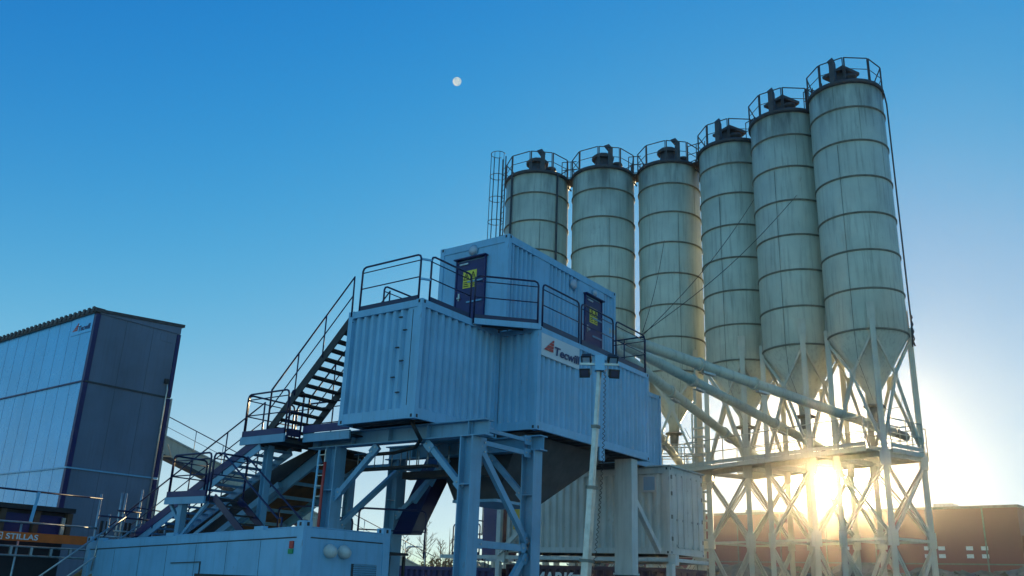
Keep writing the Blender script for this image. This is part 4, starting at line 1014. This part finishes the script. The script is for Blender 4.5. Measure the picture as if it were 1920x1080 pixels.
platform('walkway on the camera side of the left three silos', rowpts((0,1,2), -1.35, 1.5, 1.4), 1.5, (-1,1))
platform('walkway on the far side of the right three silos', rowpts((3,4,5), 1.35, 1.4, .75), 1.55, (-1,1))
platform('walkway on the camera side of the right three silos', rowpts((3,4,5), -1.35, 1.8, .75), 1.55, (1,))
e = rowpts((3,4,5), .9, 1.4, .72)[1]; e2 = rowpts((3,4,5), -.9, 1.8, .72)[1]
platform('short walkway across the right hand end of the silo row', [e, e2], 1.56, (-1,1))
# ladder between the rows
p = Vector((21.0, 2.9, G)); t = thing('rung_ladder', 'wide runged ladder between the third and fourth silo legs', 'ladder', p)
for s in (-.3,.3): MB().bar((0,s,0),(0,s,9.2),.06).build('ladder_rail', 'leg', t)
for k in range(15): MB().box(-.04,.04,-.28,.28,3.2+.38*k,3.28+.38*k).build('rung', 'leg', t)

# screw conveyors from the silo outlets up to the plant
PIPES = [((8.0,.35,4.1),(19.3,-4.7,2.62),'longest screw conveyor tube, from the rightmost silo up to the control room',5,(.33,.52)),
         ((10.2,.55,4.12),(20.14,-1.9,2.42),'middle screw conveyor tube, from the fifth silo up to the control room',4,(.33,.8)),
         ((10.6,1.25,4.28),(21.43,1.01,2.4),'third screw conveyor tube, from the fourth silo up to the plant',3,(.38,.8)),
         ((12.3,2.6,4.4),(21.73,4.39,2.35),'short screw conveyor tube hidden mostly behind the plant, from the third silo',2,(.5,.8))]
for a, c, lab, i, fl in PIPES:
    a, c = Vector(a), Vector(c); t = thing('screw_conveyor', lab, 'conveyor', c, 0, 'screw conveyors running from the silos to the plant')
    d = (a-c); u = d.normalized(); r = .168
    MB().tube([-u*.9, d], r, 20).build('conveyor_tube', 'silo', t)
    for f in fl:
        p = d*(1-f); MB().tube([p-u*.05, p+u*.05], r+.05, 20).build('flange', 'silo', t)
        MB().bar(p-u*.12-Vector((0,0,r+.05)), p-u*.62-Vector((0,0,r+.03)), .16, .07).build('inspection_hatch', 'galv', t)
    MB().tube([-u*1.6, -u*.9], r*.9, 16).build('motor', 'hoop', t)
    MB().tube([(0,0,0),(0,0,.45)], .17, 14).build('inlet_spout', 'leg', t)

# cables strung from the roof corner to the silos
for a, c, lab in (((8.5,-1.0,3.9),on_silo(2,-10,1.55,11.9),'slack cable from the roof corner to the third silo'),
                  ((8.5,-1.0,3.8),on_silo(3,35,1.6,13.2),'slack cable from the roof corner to the fourth silo'),
                  ((8.5,-1.0,3.85),on_silo(4,10,1.55,12.0),'slack cable from the roof corner to the fifth silo')):
    a = Vector(a); P = [a.lerp(c, k/16)-Vector((0,0,.35*math.sin(math.pi*k/16))) for k in range(17)]
    tag(MB().tube(P, .012, 5).build('cable', 'cable'), lab, 'cable', 'cables strung to the silos')

# ------------------------------------------------------------ warehouse, pole and trees behind
o = Vector((65.6,-3.3,G)); wd = Vector((69.0,23.5,G))-o; Lw = wd.length; ang = math.atan2(wd.y, wd.x)
t = thing('warehouse', 'long flat roofed red brown warehouse behind the silo legs', 'building', o, ang)
MB().box(0,Lw+14,-22,0,0,9.2).build('wall', 'wh', t)
MB().box(-.15,Lw+14,-22.2,.12,9.21,9.4).build('roof_edge', 'hoop', t)
MB().box(-9,-.01,-14,-.3,0,7.1).build('side_wing', 'wh', t)
MB().box(0.0,Lw+14,.0,.05,4.9,5.0).build('cladding_joint', 'hoop', t)
for x in (2.4,3.5,5.6,6.7,12.5,13.4): 
    for z in (5.4, 6.0): MB().box(x,x+.5,.02,.06,z,z+.3).build('window_pane', 'print', t)
for k in range(9): MB().bar((2.5+4.3*k,.08,0),(2.5+4.3*k,.08,9.2),.10,.08).build('downpipe', 'hoop', t)
for x, w in ((9,3.5),(19,3.5)): MB().box(x,x+w,.02,.07,0,4.2).build('roller_door', 'panel_e', t)
for x in (6, 15, 24): MB().box(x,x+1.6,-6,-4.5,9.41,10.1).build('roof_unit', 'galv', t)
t = thing('street_lamp', 'distant lamp post with a curved arm above the gallery', 'lamp post', (52.7,48.0,G))
MB().tube([(0,0,0),(0,0,5.0),(.15,-.2,5.25),(.8,-.9,5.3)], .07, 6).build('pole', 'galv', t)
MB().bar((.75,-.85,5.28),(1.1,-1.25,5.28),.2,.1).build('lamp_head', 'galv', t)

def bare_tree(x, y, h, seed, lab):
    rnd = random.Random(seed); t = thing('bare_tree', lab, 'tree', (x, y, G), 0, 'leafless trees beyond the yard')
    MB().tube([(0,0,0),(.05*h*rnd.uniform(-.3,.3),0,h*.5),(0,.02*h,h)], [.010*h+.03,.007*h+.02,.01], 6).build('trunk', 'bark', t)
    b = MB()
    def br(p, d, L, r, dep):
        q = p+d*L; b.tube([p, p.lerp(q,.5)+Vector((0,0,L*.05)), q], [r, r*.8, r*.4], 4, caps=False)
        if dep:
            for k in range(4):
                f = rnd.uniform(.3,1); nd = (d+Vector((rnd.uniform(-.6,.6),rnd.uniform(-.6,.6),rnd.uniform(-.1,.6)))).normalized(); br(p.lerp(q,f), nd, L*rnd.uniform(.4,.65), r*.55, dep-1)
    for k in range(16):
        f = rnd.uniform(.3,.97); a = rnd.uniform(0,6.28); br(Vector((0,0,h*f)), Vector((math.cos(a)*.7,math.sin(a)*.7,.75)).normalized(), h*.26*(1.2-f), .03, 2)
    b.build('crown', 'bark', t)
for i, (x, y, h, lab) in enumerate(((54.2,46.6,7.6,'tallest bare birch left of the stacked containers'),(52.8,48.3,6.4,'slim bare tree at the left edge of the gap by the gallery'),(55.6,44.8,7.2,'bare tree just left of the black hooped railing'),(55.2,45.6,6.2,'short bare tree between two taller ones in the gap'),(57.0,43.6,7.0,'bare tree right behind the first column'),(38.0,73.0,11.5,'bare tree showing between the tall building and the stairs'),(36.0,76.0,10.0,'bare tree half hidden by the edge of the tall building'))):
    bare_tree(x, y, h, i+3, lab)
def shrub(x, y, h, w, seed, lab, m='bush', grp='dry shrubs beyond the yard', nm='shrub'):
    rnd = random.Random(seed); t = thing(nm, lab, 'shrub', (x, y, G), 0, grp)
    MB().tube([(0,0,0),(0,0,h*.6)], [.12,.04], 5).build('stem', 'bark', t)
    b = MB()
    for k in range(700):
        a = rnd.uniform(0,6.28); zz = rnd.random(); rr = w*math.sqrt(rnd.random())*(1-.5*zz**2)*(.75+.35*math.sin(a*3+seed))
        c = Vector((rr*math.cos(a), rr*math.sin(a), h*(.15+.85*zz)*(1-.25*rr/w))); s = rnd.uniform(.05,.14)*1.3
        n1 = Vector((rnd.uniform(-1,1),rnd.uniform(-1,1),rnd.uniform(-1,1)))*s; n2 = Vector((rnd.uniform(-1,1),rnd.uniform(-1,1),rnd.uniform(-1,1)))*s
        b.poly([c, c+n1, c+n1+n2, c+n2*.8])
    b.build('foliage', m, t)
for i, (u, y_, h, w, lab) in enumerate(((54.2,46.9,4.1,1.2,'ochre shrub at the left of the shrub line'),(55.0,45.9,4.5,1.4,'ochre shrub under the tallest bare birch'),(55.8,45.0,4.3,1.3,'ochre shrub in the middle of the shrub line'),(56.6,44.1,4.6,1.4,'tallest ochre shrub beside the black hooped railing'),(57.6,42.9,4.4,1.3,'ochre shrub just left of the first column'),(58.8,41.6,4.4,1.3,'ochre shrub seen in the gap by the tarpaulin cabinet'))):
    shrub(u, y_, h, w, i+11, lab)
# far wood: one dark mass of spruces
b = MB(); rnd = random.Random(5)
for k in range(900):
    a = rnd.uniform(R(12), R(75)); rr = rnd.uniform(170, 240); x, y = CAM.x+rr*math.cos(a), CAM.y+rr*math.sin(a); h = rnd.uniform(4.2, 7.2) if a > R(30) else rnd.uniform(3,5)
    for j in range(4):
        z0 = G+h*(.1+.22*j); r0 = h*.16*(1-.2*j); n = 7; ap = b.b.verts.new((x, y, min(G+h, z0+h*.36)))
        ring = [b.b.verts.new((x+r0*math.cos(6.283*q/n+j)*rnd.uniform(.7,1.2), y+r0*math.sin(6.283*q/n+j)*rnd.uniform(.7,1.2), z0)) for q in range(n)]
        for q in range(n): b.b.faces.new((ring[q], ring[(q+1)%n], ap))
tag(b.build('far_wood', 'spruce'), 'far dark line of spruce wood on the horizon', 'wood', kind='stuff')

# ------------------------------------------------------------ haze volume added for the sun's bloom and veil
hz = MB().box(-60, 110, -70, 110, G-1, 24).build('haze', 'white'); tag(hz, 'thin haze added over the yard to give the low sun its glow', None, kind='stuff')
hm_ = bpy.data.materials.new('glow_haze'); hm_.use_nodes = True; n_, l_ = hm_.node_tree.nodes, hm_.node_tree.links; n_.clear()
ho = n_.new('ShaderNodeOutputMaterial'); hv = n_.new('ShaderNodeVolumePrincipled'); hv.inputs['Density'].default_value = .00011
hv.inputs['Anisotropy'].default_value = .78; hv.inputs['Color'].default_value = (1, .93, .80, 1); 
hv2 = n_.new('ShaderNodeVolumePrincipled'); hv2.inputs['Density'].default_value = .00022; hv2.inputs['Anisotropy'].default_value = .962; hv2.inputs['Color'].default_value = (1, .93, .78, 1)
ad_ = n_.new('ShaderNodeAddShader'); l_.new(hv.outputs[0], ad_.inputs[0]); l_.new(hv2.outputs[0], ad_.inputs[1]); l_.new(ad_.outputs[0], ho.inputs['Volume'])
hz.data.materials.clear(); hz.data.materials.append(hm_); hm_.cycles.homogeneous_volume = True
